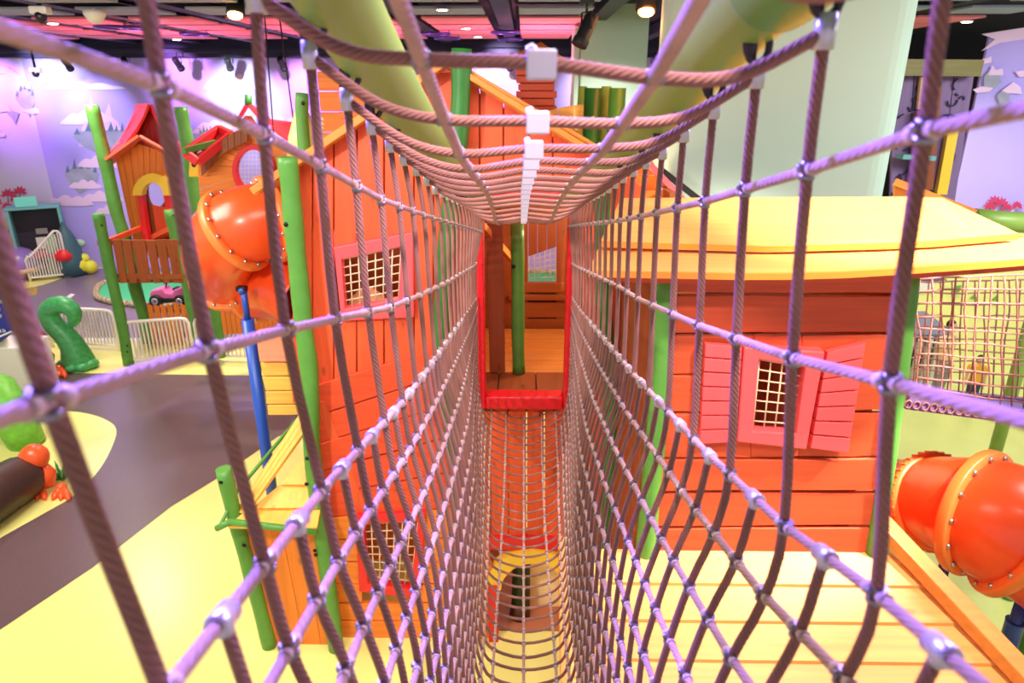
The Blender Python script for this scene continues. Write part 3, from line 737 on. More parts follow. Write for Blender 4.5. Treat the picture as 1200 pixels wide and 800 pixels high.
b=MB(); mesh_grid(b,[(278,177),(314,177),(314,222),(278,222)],8,9,Y2,.003); b.build('window_mesh',WHITE,wf)
b=MB()
for q0,q1,y0,y1 in (((217,179),(257,151),11.4,12.6),((257,151),(271,158),12.6,12.0),((271,158),(232,190),12.0,11.4),((232,190),(217,179),11.4,11.4)): b.bar(P(*q0,y0),P(*q1,y1),.09,.13)
b.build('roof_frame',RED,t,bevel=.01)
b=MB(); b.hexa([P(220,179,11.6),P(257,153,12.6),P(268,158,12.1),P(233,187,11.6)]+[P(220,181,11.7),P(257,155,12.7),P(268,160,12.2),P(233,189,11.7)]); b.build('roof_panel',mat('dark_red_roof',(170,30,30),.5,wood='x'),t)
b=MB(); strips(b,[(234,186),(268,158),(290,148)],[(236,206),(264,178),(290,165)],8,11.75,.05,.08); b.build('eave_boards',W_BRN,t)
b=MB(); b.bar(P(215,177,11.3),P(253,167,12.1),.07,.09); b.build('ridge_pole',GREEN,t)
polebuild('stilt',[(211,125),(216,150),(221,180),(225,215),(233,260),(243,320),(252,370),(258,418)],13.2,.12,GREEN,t)
polebuild('stilt',[(300,300),(303,345),(306,380),(309,428)],12.9,.14,GREEN,t)
b=MB(); strips(b,[(252,325),(322,325)],[(262,392),(326,388)],12,12.5,.05,.1,jit=2); b.build('plank_skirt',W_ORG,t)
# birdhouse
t=thing('birdhouse','small yellow birdhouse with red roof on green stilt beside round window house','birdhouse',P(230,208,12.95))
b=MB(); pxprism(b,[(221,207),(239,207),(240,192),(229,183),(222,188)],12.75,.28); b.build('box',YELLOW,t,bevel=.01)
b=MB(); b.lathe([(.045,0),(.045,.012)],P(227,193,12.74),(0,1,0),14); b.build('entrance_hole',BLACK,t)
b=MB(); b.hexa([P(220,186,12.65),P(227,179,12.65),P(227,179,13.1),P(220,186,13.1),P(220,183,12.65),P(227,176,12.65),P(227,176,13.1),P(220,183,13.1)]); b.hexa([P(226,179,12.65),P(243,194,12.65),P(243,194,13.1),P(226,179,13.1),P(226,176,12.65),P(244,190,12.65),P(244,190,13.1),P(226,176,13.1)]); b.build('roof',RED,t)
# turret with red gable behind
t=thing('gabled_turret','small orange turret with red gable roof behind round window house','turret',G(310,420)+V((0,.9,0)))
YT=13.9
b=MB(); strips(b,[(280,146),(290,131),(300,146),(320,160)],[(280,170),(325,170)],5,YT,.06,.06); b.build('plank_wall',W_ORG,t)
b=MB(); loft(b,[P(290,125,YT-.2),P(276,149,YT-.2)],[P(292,125,YT+1.2),P(278,147,YT+1.2)],0,-.06); loft(b,[P(290,125,YT-.2),P(310,147,YT-.2),P(337,166,YT-.2)],[P(294,125,YT+1.2),P(316,142,YT+1.2),P(344,146,YT+1.2)],0,.06); b.build('roof',RED,t)
b=MB(); b.tube([P(291,126,YT),P(291,111,YT)],.07,12); b.build('finial',GREEND,t)
b=MB(); b.box(P(286,300,YT).x,P(322,300,YT).x,YT+.1,YT+1.1,0,3.2); b.build('base',W_BRN,t)
# hanging cables
for x0,y0,x1,y1,l in ((309,0,325,215,'thin black cable hanging behind near thick rope, left one'),(331,60,345,150,'thin black cable hanging beside cream cone, right one')):
    a=P(x0,y0,12.5); c=P(x1,y1,12.5); a.z=6.9; b=MB(); b.tube([a,c],.013,6)
    tag(b.build('hanging_cable',BLACK),l,'cable','hanging black cables')
# ================================================================ SLIDES
def slide(name,label,pts,rad,flanges,loc,rib=()):
    t=thing(name,label,'slide',loc)
    c=catmull(pts,10); rs=[interp([(i,r) for i,r in enumerate(rad)],i/10) for i in range(len(c))]
    cuts=[0]+[int(f_*10) for f_ in flanges]+[len(c)-1]
    for a,e in zip(cuts[:-1],cuts[1:]):
        b=MB(); b.tube(c[a:e+1],rs[a:e+1],36,caps=False); o=b.build('tube_section',SLIDE,t)
        md=o.modifiers.new('wall','SOLIDIFY'); md.thickness=.012
    for f_ in flanges:
        i=int(f_*10); d=(c[i+1]-c[i-1]).normalized(); r=rs[i]
        b=MB(); b.lathe([(r*.98,-.05),(r*1.14,-.045),(r*1.16,-.03),(r*1.16,.03),(r*1.14,.045),(r*.98,.05)],c[i],d,40); fl=b.build('flange',SLIDEF,t)
        x=d.orthogonal().normalized(); y=d.cross(x)
        for k_ in range(14):
            a=2*PI*k_/14; q=c[i]+x*(r*1.06*math.cos(a))+y*(r*1.06*math.sin(a)); sd=-1 if (d.dot(V((0,0,EYE))-q)<0) else 1
            b=MB(); b.ball(q+d*.05*sd,.024,8); b.build('bolt',STEEL,fl)
    for f_ in rib:
        i=int(f_*10); d=(c[min(i+1,len(c)-1)]-c[i-1]).normalized(); r=rs[i]
        b=MB(); b.lathe([(r,-.045),(r*1.09,-.03),(r*1.11,0),(r*1.09,.03),(r,.045)],c[i],d,48)
        x=d.orthogonal().normalized(); y=d.cross(x)
        for k_ in range(40):
            a=2*PI*k_/40; q=x*math.cos(a)+y*math.sin(a); b.bar(c[i]+q*r*1.105-d*.03,c[i]+q*r*1.105+d*.03,.016,.02,q)
        b.build('ribbed_collar',SLIDEF,t)
    return t
slide('spiral_slide','orange spiral tube slide curling in front of the round window playhouse',
  [P(372,247,7.45),P(345,252,7.4),P(315,258,7.2),P(285,266,7.1),P(263,284,7.2),P(259,308,7.65),P(275,328,8.05),P(305,334,8.0),P(335,336,7.6),P(362,352,7.4)],
  [.40]*10,[1.9,3.35,5.6,6.9],G(300,440),)
t=thing('slide_post','tall blue steel post under the orange spiral slide','post',V((P(285,345,7.0).x,7.0,0)))
a=P(286,345,7.0); x_=a.x
b=MB(); b.tube([(x_,7.0,0),(x_,7.0,3.06)],.066,18); b.build('post_tube',BLUE,t)
b=MB(); b.tube([(x_,7.0,3.03),(x_,7.0,3.40)],.034,14); b.tube([(x_,7.0,3.36),(x_-.02,7.0,3.41)],.05,14); b.build('inner_tube',BLUE,t)
b=MB(); b.box(x_-.07,x_+.04,6.96,7.04,3.38,3.43); b.build('bracket',BOLT,t,bevel=.01)
# plank deck with peach edge below the slide
t=thing('plank_deck','small deck with peach board and golden plank skirt right of the blue post','deck',V((-2.5,6.9,0)))
b=MB(); pxprism(b,[(299,389),(377,383),(376,424),(304,424)],6.75,.1); b.build('edge_board',mat('peach_board',(250,150,116),.5,wood='x'),t,bevel=.01)
b=MB()
for y0,y1,l0,l1 in ((424,441,305,308),(441,458,307,311),(458,474,311,312),(474,487,313,314)): pxprism(b,[(l0,y0+.8),(376,y0+.3),(376,y1-1.2),(l1,y1-.6)],6.8,.06)
b.build('plank_skirt',W_YEL,t,bevel=.008)
b=MB(); b.box(-2.85,-1.95,6.9,7.7,2.6,2.75); b.build('deck_floor',W_BRNX,t)
b=MB(); b.tube([(-2.0,7.5,0),(-2.0,7.5,2.6)],.07,12); b.tube([(-2.0,7.0,0),(-2.0,7.0,2.6)],.07,12); b.build('legs',GREEN,t)
# ================================================================ LITTLE PORCH ANNEX
t=thing('porch_annex','low porch with golden plank roof, green posts and orange wall at lower left','porch',V((-2.25,5.6,0)))
polebuild('post',[(262,549),(272,592),(284,637),(300,695),(316,757)],5.5,.072,GREEN,t,[(259,565),(286,639)])
b=MB(); q=[(352,487),(363,487),(364,520),(342,556),(306,592),(272,612),(268,600)]
# left facet and front facet boards
def board(mb,pts,t_=.03,m=0):
    pts=[V(p) for p in pts]; nn=(pts[1]-pts[0]).cross(pts[3]-pts[0]).normalized()
    if nn.z<0: nn=-nn
    mb.hexa(pts+[p+nn*t_ for p in pts],m)
R0=P(350,489,6.15); R1=P(378,489,6.1); E0=P(269,612,5.2); E1=P(369,620,5.2); B0=P(290,575,5.75)
lf=[P(352,488,6.2),P(292,571,5.95),P(271,612,5.25)]
hip=[P(368,489,6.15),P(356,543,5.75),P(307,590,5.45),P(271,612,5.22)]
for i in range(3):
    a,c=i/3+.012,(i+1)/3-.012
    L0=P(352,488,6.2); L1=P(278,600,5.6); H0=P(372,489,6.1); H1=P(290,604,5.28)
    board(b,[L0.lerp(H0,a),L0.lerp(H0,c),L1.lerp(H1,c),L1.lerp(H1,a)])
F0=[P(302,592,5.4),P(358,541,5.72),P(372,541,5.72)]
for i,(yl,xl,yr,Ya,yl2,xl2,yr2,Yb_) in enumerate(((541,352,541,5.78,570,330,570,5.58),(570,328,571,5.6,598,296,597,5.4),(598,292,598,5.42,620,268,622,5.2))):
    board(b,[P(xl,yl,Ya),P(376,yr,Ya),P(372,yr2-1,Yb_),P(xl2,yl2-1,Yb_)])
b.build('plank_roof',W_YELY,t)
b=MB(); b.tube([P(254,619,5.2),P(270,611,5.2)],.03,10); b.tube([P(268,611,5.2),P(372,623,5.2)],.032,10); b.tube([P(258,616,5.25),P(278,575,5.75),P(352,487,6.25)],.018,8); b.build('eave_pole',GREEN,t)
b=MB(); strips(b,[(283,618),(376,618)],[(322,770),(398,770)],4,5.52,.05,.03); b.build('plank_wall',W_ORG,t)
# ================================================================ FAR LEFT: BOOTH, PLANTS, SCULPTURES
TEAL=mat('teal_paint',(110,176,178),.5); DARK=mat('dark_booth_lining',(44,38,54),.6)
q0=P(19,243,20.5); bx0,bx1=-15.55,-14.35; zt=P(36,243,20.5).z
t=thing('dark_booth','dark open booth with teal frame and red counter against pale left wall','booth',V(((bx0+bx1)/2,20.0,0)))
b=MB(); b.box(bx0-.1,bx0,19.7,20.4,0,zt); b.box(bx1,bx1+.08,19.7,20.4,0,zt); b.box(bx0-.1,bx1+.08,19.7,20.4,zt,zt+.08); b.build('frame',TEAL,t,bevel=.02)
b=MB(); b.box(bx0,bx1,20.3,20.4,0,zt); b.box(bx0,bx1,19.75,20.4,.02,.5); b.build('lining',DARK,t)
b=MB(); b.box(bx0,bx1,19.62,20.3,.62,.72); b.build('counter',RED,t)
b=MB(); b.box(bx0+.45,bx0+.95,20.2,20.24,.8,1.15); b.build('notice',WHITE,t); b=MB(); b.box(bx0+.5,bx0+.8,20.2,20.24,1.25,1.42); b.build('small_notice',mat('grey_card',(150,146,150),.6),t)
b=MB(); b.box(bx0+.2,bx0+.75,19.7,19.76,zt+.1,zt+.38); b.build('sign_plate',mat('turquoise_sign',(120,226,214),.4),t); t.rotation_euler.z=math.radians(30); t.location.y=20.35; t.location.x=-14.72
def cone_tree(px,py,h,r,m,l):
    p=G(px,py); b=MB(); b.lathe([(r*.3,0),(r,.05),(r*.95,h*.3),(r*.6,h*.7),(.03,h)],p,(0,0,1),14); tag(b.build('cone_tree',m),l,'tree sculpture','cone tree sculptures')
cone_tree(71,321,1.3,.35,mat('sage_green_paint',(150,190,140),.5),'pale sage cone tree behind white ramp railing')
cone_tree(87,322,1.65,.42,mat('dark_teal_paint',(58,96,106),.5),'dark teal cone tree right of white ramp railing')
p=G(81,324); t=thing('mushroom_sculpture','red domed mushroom sculpture at the end of white ramp railing','mushroom',p)
b=MB(); b.lathe([(.14,0),(.12,.4),(.15,.6)],p,(0,0,1),14); b.build('stalk',CREAM,t)
b=MB(); b.lathe([(.2,.52),(.28,.57),(.27,.72),(.17,.86),(.02,.92)],p,(0,0,1),20); b.build('cap',RED,t)
p=G(95,321); b=MB()
for x,y,z,r in ((-.25,0,.22,.24),(.05,-.05,.3,.3),(.3,.05,.22,.22),(-.1,.05,.5,.16),(.2,0,.5,.16)): b.ball(p+V((x,y,z)),r,12)
tag(b.build('round_bush',mat('acid_yellow_paint',(226,222,60),.5)),'acid yellow rounded bush sculpture beside dark teal cone tree','bush sculpture')
p=G(100,318); t=thing('lollipop_tree','small pale green lollipop tree against the back wall','tree sculpture',p)
b=MB(); b.tube([p,p+V((0,0,.8))],.03,8); b.build('stem',TEAL,t); b=MB(); b.ball(p+V((0,0,.9)),.2,12,0,(1,.6,.7)); b.build('crown',mat('pale_green_paint',(170,200,170),.5),t)
p=G(24,327); t=thing('snail_seat','smooth purple domed play seat with tan rim at the far left','play seat',p)
b=MB(); b.ball(p+V((0,0,.5)),.62,18,0,(1,1,.8)); b.build('dome',mat('glossy_purple',(150,120,196),.25),t)
b=MB(); b.tube([p+V((.62*math.cos(a*PI/12),.62*math.sin(a*PI/12),.34)) for a in range(24)],.07,8,closed=True); b.build('rim',mat('tan_rim',(214,180,150),.5),t)
# curled green tail
SK=mat('scaly_green_skin',(74,176,98),.4,noise=(14,.3),bump=None)
SKL=mat('bright_green_skin',(120,200,70),.4,noise=(10,.2))
t=thing('curled_green_tail','curled green dinosaur tail sculpture with toes in front of white railing','tail sculpture',G(88,433))
path=[(93,433),(91,421),(85,405),(75,392),(63,380),(57,369),(60,361),(69,357),(79,359),(86,366),(87,375),(83,381)]
b=MB(); c=catmull([P(x,y,12.95) for x,y in path],5); c[0].z=0.0
rad=[.36,.31,.235,.21,.195,.19,.185,.18,.17,.15,.12,.07]
b.tube(c,[interp([(i,r) for i,r in enumerate(rad)],i/5) for i in range(len(c))],20); b.build('tail',SK,t)
b=MB()
for x,y in ((76,431),(87,435),(99,434),(108,431)):
    q=G(x,y); b.ball(q+V((0,0,.09)),.14,12,0,(1,1.3,.7))
b.build('toes',SK,t)
ORC=mat('glossy_orange_skin',(246,92,40),.3)
def orange_bird(px,py,s,label,lean=1):
    p=G(px,py); t=thing('orange_creature',label,'creature sculpture',p)
    b=MB(); b.ball(p+V((-.12*s*lean,0,.74*s)),.26*s,16); b.build('head',ORC,t)
    b=MB(); b.tube([p+V((-.08*s*lean,0,.55*s)),p+V((0,0,.35*s)),p+V((.02*s,0,.12*s))],[.14*s,.2*s,.12*s],14); b.build('body',ORC,t)
    for a in (-.16,.3):
        b=MB(); q=p+V((a*s,-.06*s,0))
        for k_ in (-1,0,1): b.tube([q+V((0,0,.1*s)),q+V((.12*s*k_+.1*s,-.18*s,.05*s)),q+V((.16*s*k_+.16*s,-.3*s,.03*s))],[.09*s,.07*s,.02*s],10)
        b.ball(q+V((0,0,.1*s)),.11*s,10); b.build('foot',ORC,t)
orange_bird(57,436,.9,'far orange webbed-foot creature sculpture beside the curled green tail')
orange_bird(58,575,.74,'near orange webbed-foot creature sculpture beside the dark log on yellow patch',1)
p=G(72,562); b=MB()
for a in range(6):
    d=V((math.cos(a*1.05),math.sin(a*1.05)*.6,.7)); b.tube([p,p+d*.16+V((0,0,.06)),p+d*.32],[.03,.07,.01],8,flat=.3)
tag(b.build('leaf_tuft',SK),'green leafy tuft on yellow floor beside near orange creature','leaf tuft')
p=G(8,520); t=thing('green_dinosaur','rounded green dinosaur back with dark spikes at left edge','dinosaur sculpture',p)
b=MB(); b.tube([p+V((-1.4,.3,0)),p+V((-1.1,.2,.5)),p+V((-.5,.1,.85)),p+V((.0,0,.8)),p+V((.25,0,.45)),p+V((.35,0,0))],[.3,.45,.5,.42,.3,.26],18); b.build('body',SKL,t)
for a in range(7):
    q=p+V((-1.1+.2*a,.08,1.02+.3*math.sin(a*.55)-.0)); b=MB(); b.lathe([(.09,-.1),(.06,.1),(.005,.26)],q,(0,0,1),8); b.build('spike',GREEND,t)
LOGM=mat('dark_log_wood',(70,44,38),.45,wood='x')
t=thing('dark_log','hollow dark brown log lying on yellow floor at left edge','log',G(20,600))
a=G(-120,690)+V((0,0,.36)); c=G(36,580)+V((0,.15,.30)); b=MB(); b.tube([a,a.lerp(c,.5)+V((0,-.05,.05)),a.lerp(c,.9),c],[.40,.38,.33,.26],18,flat=.95); b.build('trunk',LOGM,t)
b=MB(); b.tube([a+V((0,0,.36)),c+V((0,0,.2))],[.06,.04],8); b.build('rim',mat('black_brown_bark',(36,24,26),.5),t)
# blue board and white counter at far left edge
t=thing('blue_board','blue information board with white writing at far left edge','information board',G(-20,455))
b=MB(); pxprism(b,[(-80,300),(2,336),(10,364),(15.5,386),(12,391.5),(0,401),(-60,428)],11.2,.05); b.build('panel',mat('royal_blue_panel',(40,46,150),.4),t,bevel=.01)
WRT=mat('white_lettering',(238,238,245),.5)
b=MB()
for (x,y,w_) in ((-8,353,12),(-8,362,9),(-8,370,11),(-8,387,16)):
    for i in range(3):
        xx=x+w_*i/3.0; b.bar(P(xx,y,11.18),P(xx+w_/4.2,y+.8,11.18),.008,.035+.02*(i%2)); b.bar(P(xx+1,y-1.5,11.18),P(xx+1,y+2,11.18),.008,.03,(1,0,0))
b.bar(P(-50,415,11.18),P(14,388,11.18),.008,.03); b.build('writing',WRT,t)
b=MB(); b.box(P(-60,420,11.3).x,P(33,430,11.3).x,11.3,12.0,0,1.05); b.box(P(-60,420,11.3).x,P(33,430,11.3).x-.3,11.32,11.4,1.05,1.4); b.build('white_plinth',WHITE,t,bevel=.03)
# ================================================================ MAIN GABLE HOUSE
YF=5.66
house=thing('gable_house','big red orange plank gable house with padded red doorway at the end of the net','playhouse',V((-.6,6.6,0)))
def topline(x): # pixel y of the gable line
    return 74+(522-x)*.668 if x<522 else 74+(x-522)*.612
# upright planks
b=MB()
xs=[342,366,391,418,450,485,508,534,562]
def lowl(x): return 466-(x-360)*.345 if x<507 else 415-(x-507)*.12
win=[(391,290),(484,272),(485,372),(400,376)]
def upright(x0,x1,y0a,y0b,y1a,y1b,dY=0):
    s=(x0+x1)/2; k0=lambda x,y:x-(612-x)*(-1)*0
    pxprism(b,[(x0+.8,y0a),(x1-.8,y0b),(x1-.8,y1b),(x0+.8,y1a)],YF+dY+random.uniform(0,.012),.05)
for x0,x1 in zip(xs[:-1],xs[1:]):
    ta,tb=topline(x0)+3,topline(x1)+3; la,lb=lowl(x0),lowl(x1)
    if x1<=391 or x0>=485: upright(x0,x1,ta,tb,la,lb)
    else:
        upright(x0,x1,ta,tb,293-(x0-391)*.2,293-(x1-391)*.2); upright(x0,x1,374-(x0-391)*.02,374-(x1-391)*.02,la,lb)
for x0,x1 in ((562,590),(590,620),(620,648),(648,676)): upright(x0,x1,topline(x0)+3,topline(x1)+3,228,228)
for x0,x1 in ((671,700),(700,728),(728,756)): upright(x0,x1,topline(x0)+3,topline(x1)+3,470,470)
for x0,x1 in ((575,596),(596,617),(617,638),(638,662)): upright(x0,x1,476,476,640,640,.02)
for x0,x1 in ((662,690),(690,720),(720,760)): upright(x0,x1,470,470,770,770)
b.build('upright_boards',W_RED,house,bevel=.006)
b=MB(); pxprism(b,[(330,212),(522,86),(695,188),(695,236),(568,236),(568,268),(340,270)],YF+.075,.012); b.build('gable_backing',W_RED,house)
# level boards of the lower storey
b=MB()
rows=[((366,452),(562,392)),((369,488),(564,425)),((372,520),(566,462)),((376,552),(568,500)),((380,580),(570,545)),((383,606),(572,592)),((386,632),(574,630)),((389,658),(576,658)),((391,684),(577,684)),((393,706),(578,706)),((395,727),(579,727)),((397,748),(580,748)),((399,771),(581,771))]
w2=[(416,604),(499,600),(492,702),(421,693)]
for i,(r0,r1) in enumerate(zip(rows[:-1],rows[1:])):
    m=0 if i<5 else 1
    def quad(xa,xb):
        f=lambda r,x: r[0][1]+(r[1][1]-r[0][1])*(x-r[0][0])/(r[1][0]-r[0][0])
        pxprism(b,[(xa,f(r0,xa)+1.2),(xb,f(r0,xb)+1.0),(xb,f(r1,xb)-.4),(xa,f(r1,xa)-.8)],YF-.035+random.uniform(0,.015),.05,m)
    if 5<=i<=8: quad(r0[0][0],424); quad(490,r0[1][0])
    else: quad(r0[0][0],r0[1][0])
b.build('level_boards',[W_REDX,W_ORGX],house,bevel=.005)
b=MB(); pxprism(b,[(369,470),(380,470),(428,592),(416,594)],YF-.03,.04); pxprism(b,[(369,470),(416,594),(385,606),(374,540)],YF-.015,.03); b.build('corner_board',W_RED,house,bevel=.006)
# windows
b=MB(); frame_plate(b,win,[(400,304),(470,289),(467,350),(404,362)],YF-.07,.10); wf=b.build('window_frame',PINK,house,bevel=.008)
NETW=mat('ivory_mesh_cord',(226,206,176),.6)
b=MB(); mesh_grid(b,[(400,304),(470,289),(467,350),(404,362)],7,6,YF-.02,.006); b.build('window_mesh',NETW,wf)
b=MB(); frame_plate(b,w2,[(426,614),(490,610),(481,690),(431,684)],YF-.07,.10); wf=b.build('window_frame',RED,house,bevel=.008)
b=MB(); mesh_grid(b,[(426,614),(490,610),(481,690),(431,684)],7,8,YF-.02,.006); b.build('window_mesh',NETW,wf)
# bargeboards and roof
BARGE=mat('amber_wood_trim',(226,136,58),.45,wood='x')
b=MB(); b.bar(P(524,71,5.5),P(296,224,5.5),.06,.07,(0,-1,0)) ; ob=b.build('bargeboard',BARGE,house,bevel=.008)
b=MB(); b.bar(P(520,71,5.5),P(700,181,5.5),.045,.06,(0,-1,0)); b.bar(P(528,71,5.58),P(710,178,5.62),.03,.12,(0,-1,0)); b.build('bargeboard',BARGE,house,bevel=.008)
ap=P(522,72,5.6); l_=P(298,222,5.6); r_=P(702,181,5.6); e=V((0,2.3,0)); dn=V((0,0,-.05))
b=MB(); b.hexa([l_+dn,ap+dn,ap+e+dn,l_+e+dn,l_,ap,ap+e,l_+e]); b.hexa([ap+dn,r_+dn,r_+e+dn,ap+e+dn,ap,r_,r_+e,ap+e]); b.build('roof',W_ORGX,house)
# upper rear gable of level boards
b=MB()
ys=[83,107,131,155,180,206,230]
for y0,y1 in zip(ys[:-1],ys[1:]): pxprism(b,[(371+(y0-83)*.1,y0+.6),(470,y0+.3),(470,y1-.8),(371+(y1-83)*.1,y1-.6)],8.3,.06)
b.build('rear_gable_boards',W_ORGX,house)
# padded doorway
b=MB()
def pbox(x0,x1,y0,y1,z0,z1): b.box(x0,x1,y0,y1,z0,z1)
zb=P(615,478,5.62).z; zt=P(615,236,5.62).z
pbox(-.405,-.335,5.58,5.74,zb,zt+.07); pbox(.365,.435,5.58,5.74,zb,zt+.07); pbox(-.405,.435,5.58,5.74,zt,zt+.09); pbox(-.335,.365,5.58,5.76,zb,zb+.125)
b.build('padded_frame',REDV,house,bevel=.02,seg=3)
# upstairs room
ZF=2.74
b=MB()
for i in range(6): b.box(-.95+.36*i,-.95+.36*i+.35,5.78,6.28,ZF-.06,ZF+.02)
b.build('threshold_boards',W_BRNY,house,bevel=.004)
b=MB()
for i in range(8): b.box(-1.0,1.25,6.30+.17*i,6.465+.17*i,ZF-.06,ZF)
b.build('floor_boards',W_FLOOR,house,bevel=.003)
YB=7.7
b=MB()
def bw(x0,x1,y0a,y0b,y1a,y1b,m=0,dy=0): pxprism(b,[(x0,y0a),(x1,y0b),(x1,y1b),(x0,y1a)],YB+dy,.06,m)
for x0,x1 in ((500,522),(522,545),(545,566),(566,584),(584,602),(602,619)): bw(x0+.4,x1-.4,205,205,392,392,0,random.uniform(0,.02))
for x0,x1 in ((619,630),(630,641),(641,652)): bw(x0+.3,x1-.3,205,205,300-(x0-620)*.34,300-(x1-620)*.34,0,random.uniform(0,.02))
for x0,x1 in ((652,672),(672,694),(694,720),(720,745)): bw(x0+.3,x1-.3,205,205,392,392,0,random.uniform(0,.02))
b.box(-1.0,1.2,YB+.1,YB+.13,4.05,4.7); b.build('back_wall',W_BRN,house)
b=MB()
for y0,y1 in ((331,343),(346,352),(354,372),(374,390)): bw(596,690,y0,y0,y1,y1,0,-.04 if y1-y0<8 else 0)
b.box(-.2,1.0,7.8,7.84,ZF,P(640,331,7.8).z); b.build('back_wall_level_boards',W_BRNX,house,bevel=.005)
b=MB(); mesh_grid(b,[(620,300),(651,289),(651,331),(620,331)],5,6,YB+.02,.004); b.build('back_window_mesh',NETW,house)
b=MB(); b.box(-1.06,-1.0,5.72,7.75,ZF-.05,4.7); b.build('side_wall',W_BRN,house)
b=MB(); b.box(1.2,1.26,5.72,6.85,ZF-.05,4.6); b.build('side_wall',W_BRN,house)
b=MB(); pxprism(b,[(569,262),(589,262),(592,436),(574,436)],6.22,.06); b.build('inner_jamb',W_BRN,house,bevel=.006)
b=MB(); b.bar(P(563,262,6.0),P(599,303,6.9),.05,.06); b.build('brace',BARGE,house)
# lower passage under the room
b=MB(); b.box(-1.0,1.25,5.75,7.7,2.58,2.66); b.build('room_underside',W_BRNX,house)
b=MB(); b.box(-.34,.46,5.63,5.75,1.12,1.26); b.box(-.34,-.24,5.58,5.75,0,.72); b.build('passage_frame',RED,house,bevel=.01)
b=MB(); b.box(.05,.75,6.10,6.16,.02,1.12); b.build('passage_wall',CREAM,house)
b=MB(); b.box(-1.95,-.95,6.9,6.96,0,2.6); b.box(-.95,.04,7.4,7.46,0,2.6); b.build('lower_back_wall',W_ORGX,house)
b=MB(); b.box(-2.0,-1.0,7.1,7.16,2.66,4.7); b.box(-1.98,-1.93,5.75,7.1,0,4.6); b.build('side_room_wall',W_BRN,house)
b=MB(); b.box(-1.93,-1.0,5.75,7.1,2.6,2.66); b.build('side_room_floor',W_FLOOR,house)
b=MB(); b.box(-.95,1.2,5.75,7.4,.004,.02); b.build('passage_floor',mat('terracotta_floor',(176,104,72),.5,noise=(3,.1)),house)
b=MB()
for i in range(14):
    a0,a1=PI*i/14,PI*(i+1)/14; f_=lambda a,r:(P(625,684,5.6).x+math.cos(a)*r*1.05,5.6,.66+math.sin(a)*r*1.05)
    b.prism([f_(a0,.46),f_(a1,.46),f_(a1,.31),f_(a0,.31)],(0,.12,0))
b.build('passage_arch',YELLOW,house)
# chimney
YC=8.7; xl,xr=P(607,110,YC).x,P(651,110,YC).x
b=MB(); z=4.2; i=0
while z<P(630,72,YC).z:
    h=.085; j=random.uniform(-.02,.03); b.box(xl-j,xr+random.uniform(-.02,.03),YC-random.uniform(0,.03),YC+.42,z,z+h-.008); z+=h
b.box(xl+.03,xr-.03,YC+.02,YC+.38,4.2,z-.01); ch=b.build('chimney',W_DRED,house,bevel=.008)
ap=P(634,49,YC+.2); cs=[P(599,65,YC-.12),P(670,75,YC-.12),P(668,73,YC+.6),P(606,64,YC+.6)]
b=MB(); 
b.v+=[ap]+cs+[c-V((0,0,.03)) for c in cs]
for i in range(4): b.face([0,1+i,1+(i+1)%4]); b.face([1+i,5+i,5+(i+1)%4,1+(i+1)%4])
b.face([5,6,7,8]); b.build('chimney_cap',W_ORGX,ch)
b=MB(); strips(b,[(636,132),(664,124),(692,122)],[(636,190),(700,190)],3,7.9,.05,.04); b.build('rear_fence_boards',W_YEL,house)
# green poles
def pole(px,Y,r,label,m=GREEN,bolts=(),cat='pole',group='wavy green poles of the play village'):
    q=P(*px[-1],Y if not hasattr(Y,'__len__') else Y[-1])
    t=thing('wavy_pole',label,cat,V((q.x,q.y,max(0,q.z))),group)
    b=MB(); Ys=Y if hasattr(Y,'__len__') else [Y]*len(px)
    pts=[P(x,y,yy) for (x,y),yy in zip(px,Ys)]
    if pts[-1].z<.35: pts[-1].z=0
    c=catmull(pts,4); b.tube(c,[r*(1+.04*math.sin(i*1.1)) for i in range(len(c))],18); b.build('shaft',m,t)
    for x,y in bolts:
        q=P(x,y,Ys[0]-r*.98); b=MB(); b.ball(q,.02,10,0,(1,.5,1)); b.build('bolt',BOLT,t)
    return t
pole([(337,184),(340,215),(345,270),(351,330),(357,390),(363,440),(364,480),(366,530),(373,590),(381,650),(388,710),(395,769)],5.47,.078,'long wavy green pole at the left corner of the gable house',GREEN,[(335,263),(360,537),(359,567),(369,645),(370,650)])
pole([(354,109),(354,140),(357,180),(362,260),(372,400),(380,520),(392,640)],6.9,.06,'upper green pole in front of the cream cone hood',GREEN,[(355,121)])
pole([(541,57),(540,110),(537,165),(529,235),(520,330),(518,410),(526,480),(537,560),(545,650),(551,772)],5.5,.076,'wavy dark green pole rising through gable peak left of the red doorway',GREEND)
pole([(606,262),(607,330),(607,390),(608,437)],6.26,.062,'dark green pole standing inside the red doorway',GREEN,[(602,312)])
pole([(707,200),(705,270),(707,340),(712,420),(716,500),(714,580),(706,660),(700,745)],5.45,.066,'wavy green pole right of the red doorway behind the net',GREEND)
q=P(625,720,6.15)
t=thing('passage_post','short dark green post with floor shadow painted brown at its foot, in the passage below the doorway','post',V((-.02,5.96,0)))
b=MB(); b.tube([(-.01,5.96,.2),(0.0,5.96,1.1)],[.10,.09],16); b.build('upper_half',mat('forest_green_paint',(24,66,44),.5),t); b=MB(); b.tube([(-.02,5.96,.021),(-.01,5.96,.2)],[.115,.10],16); b.build('shadow_foot',mat('floor_shadow_brown',(76,40,32),.6),t)  # brown foot paints the floor shadow; the post itself is green
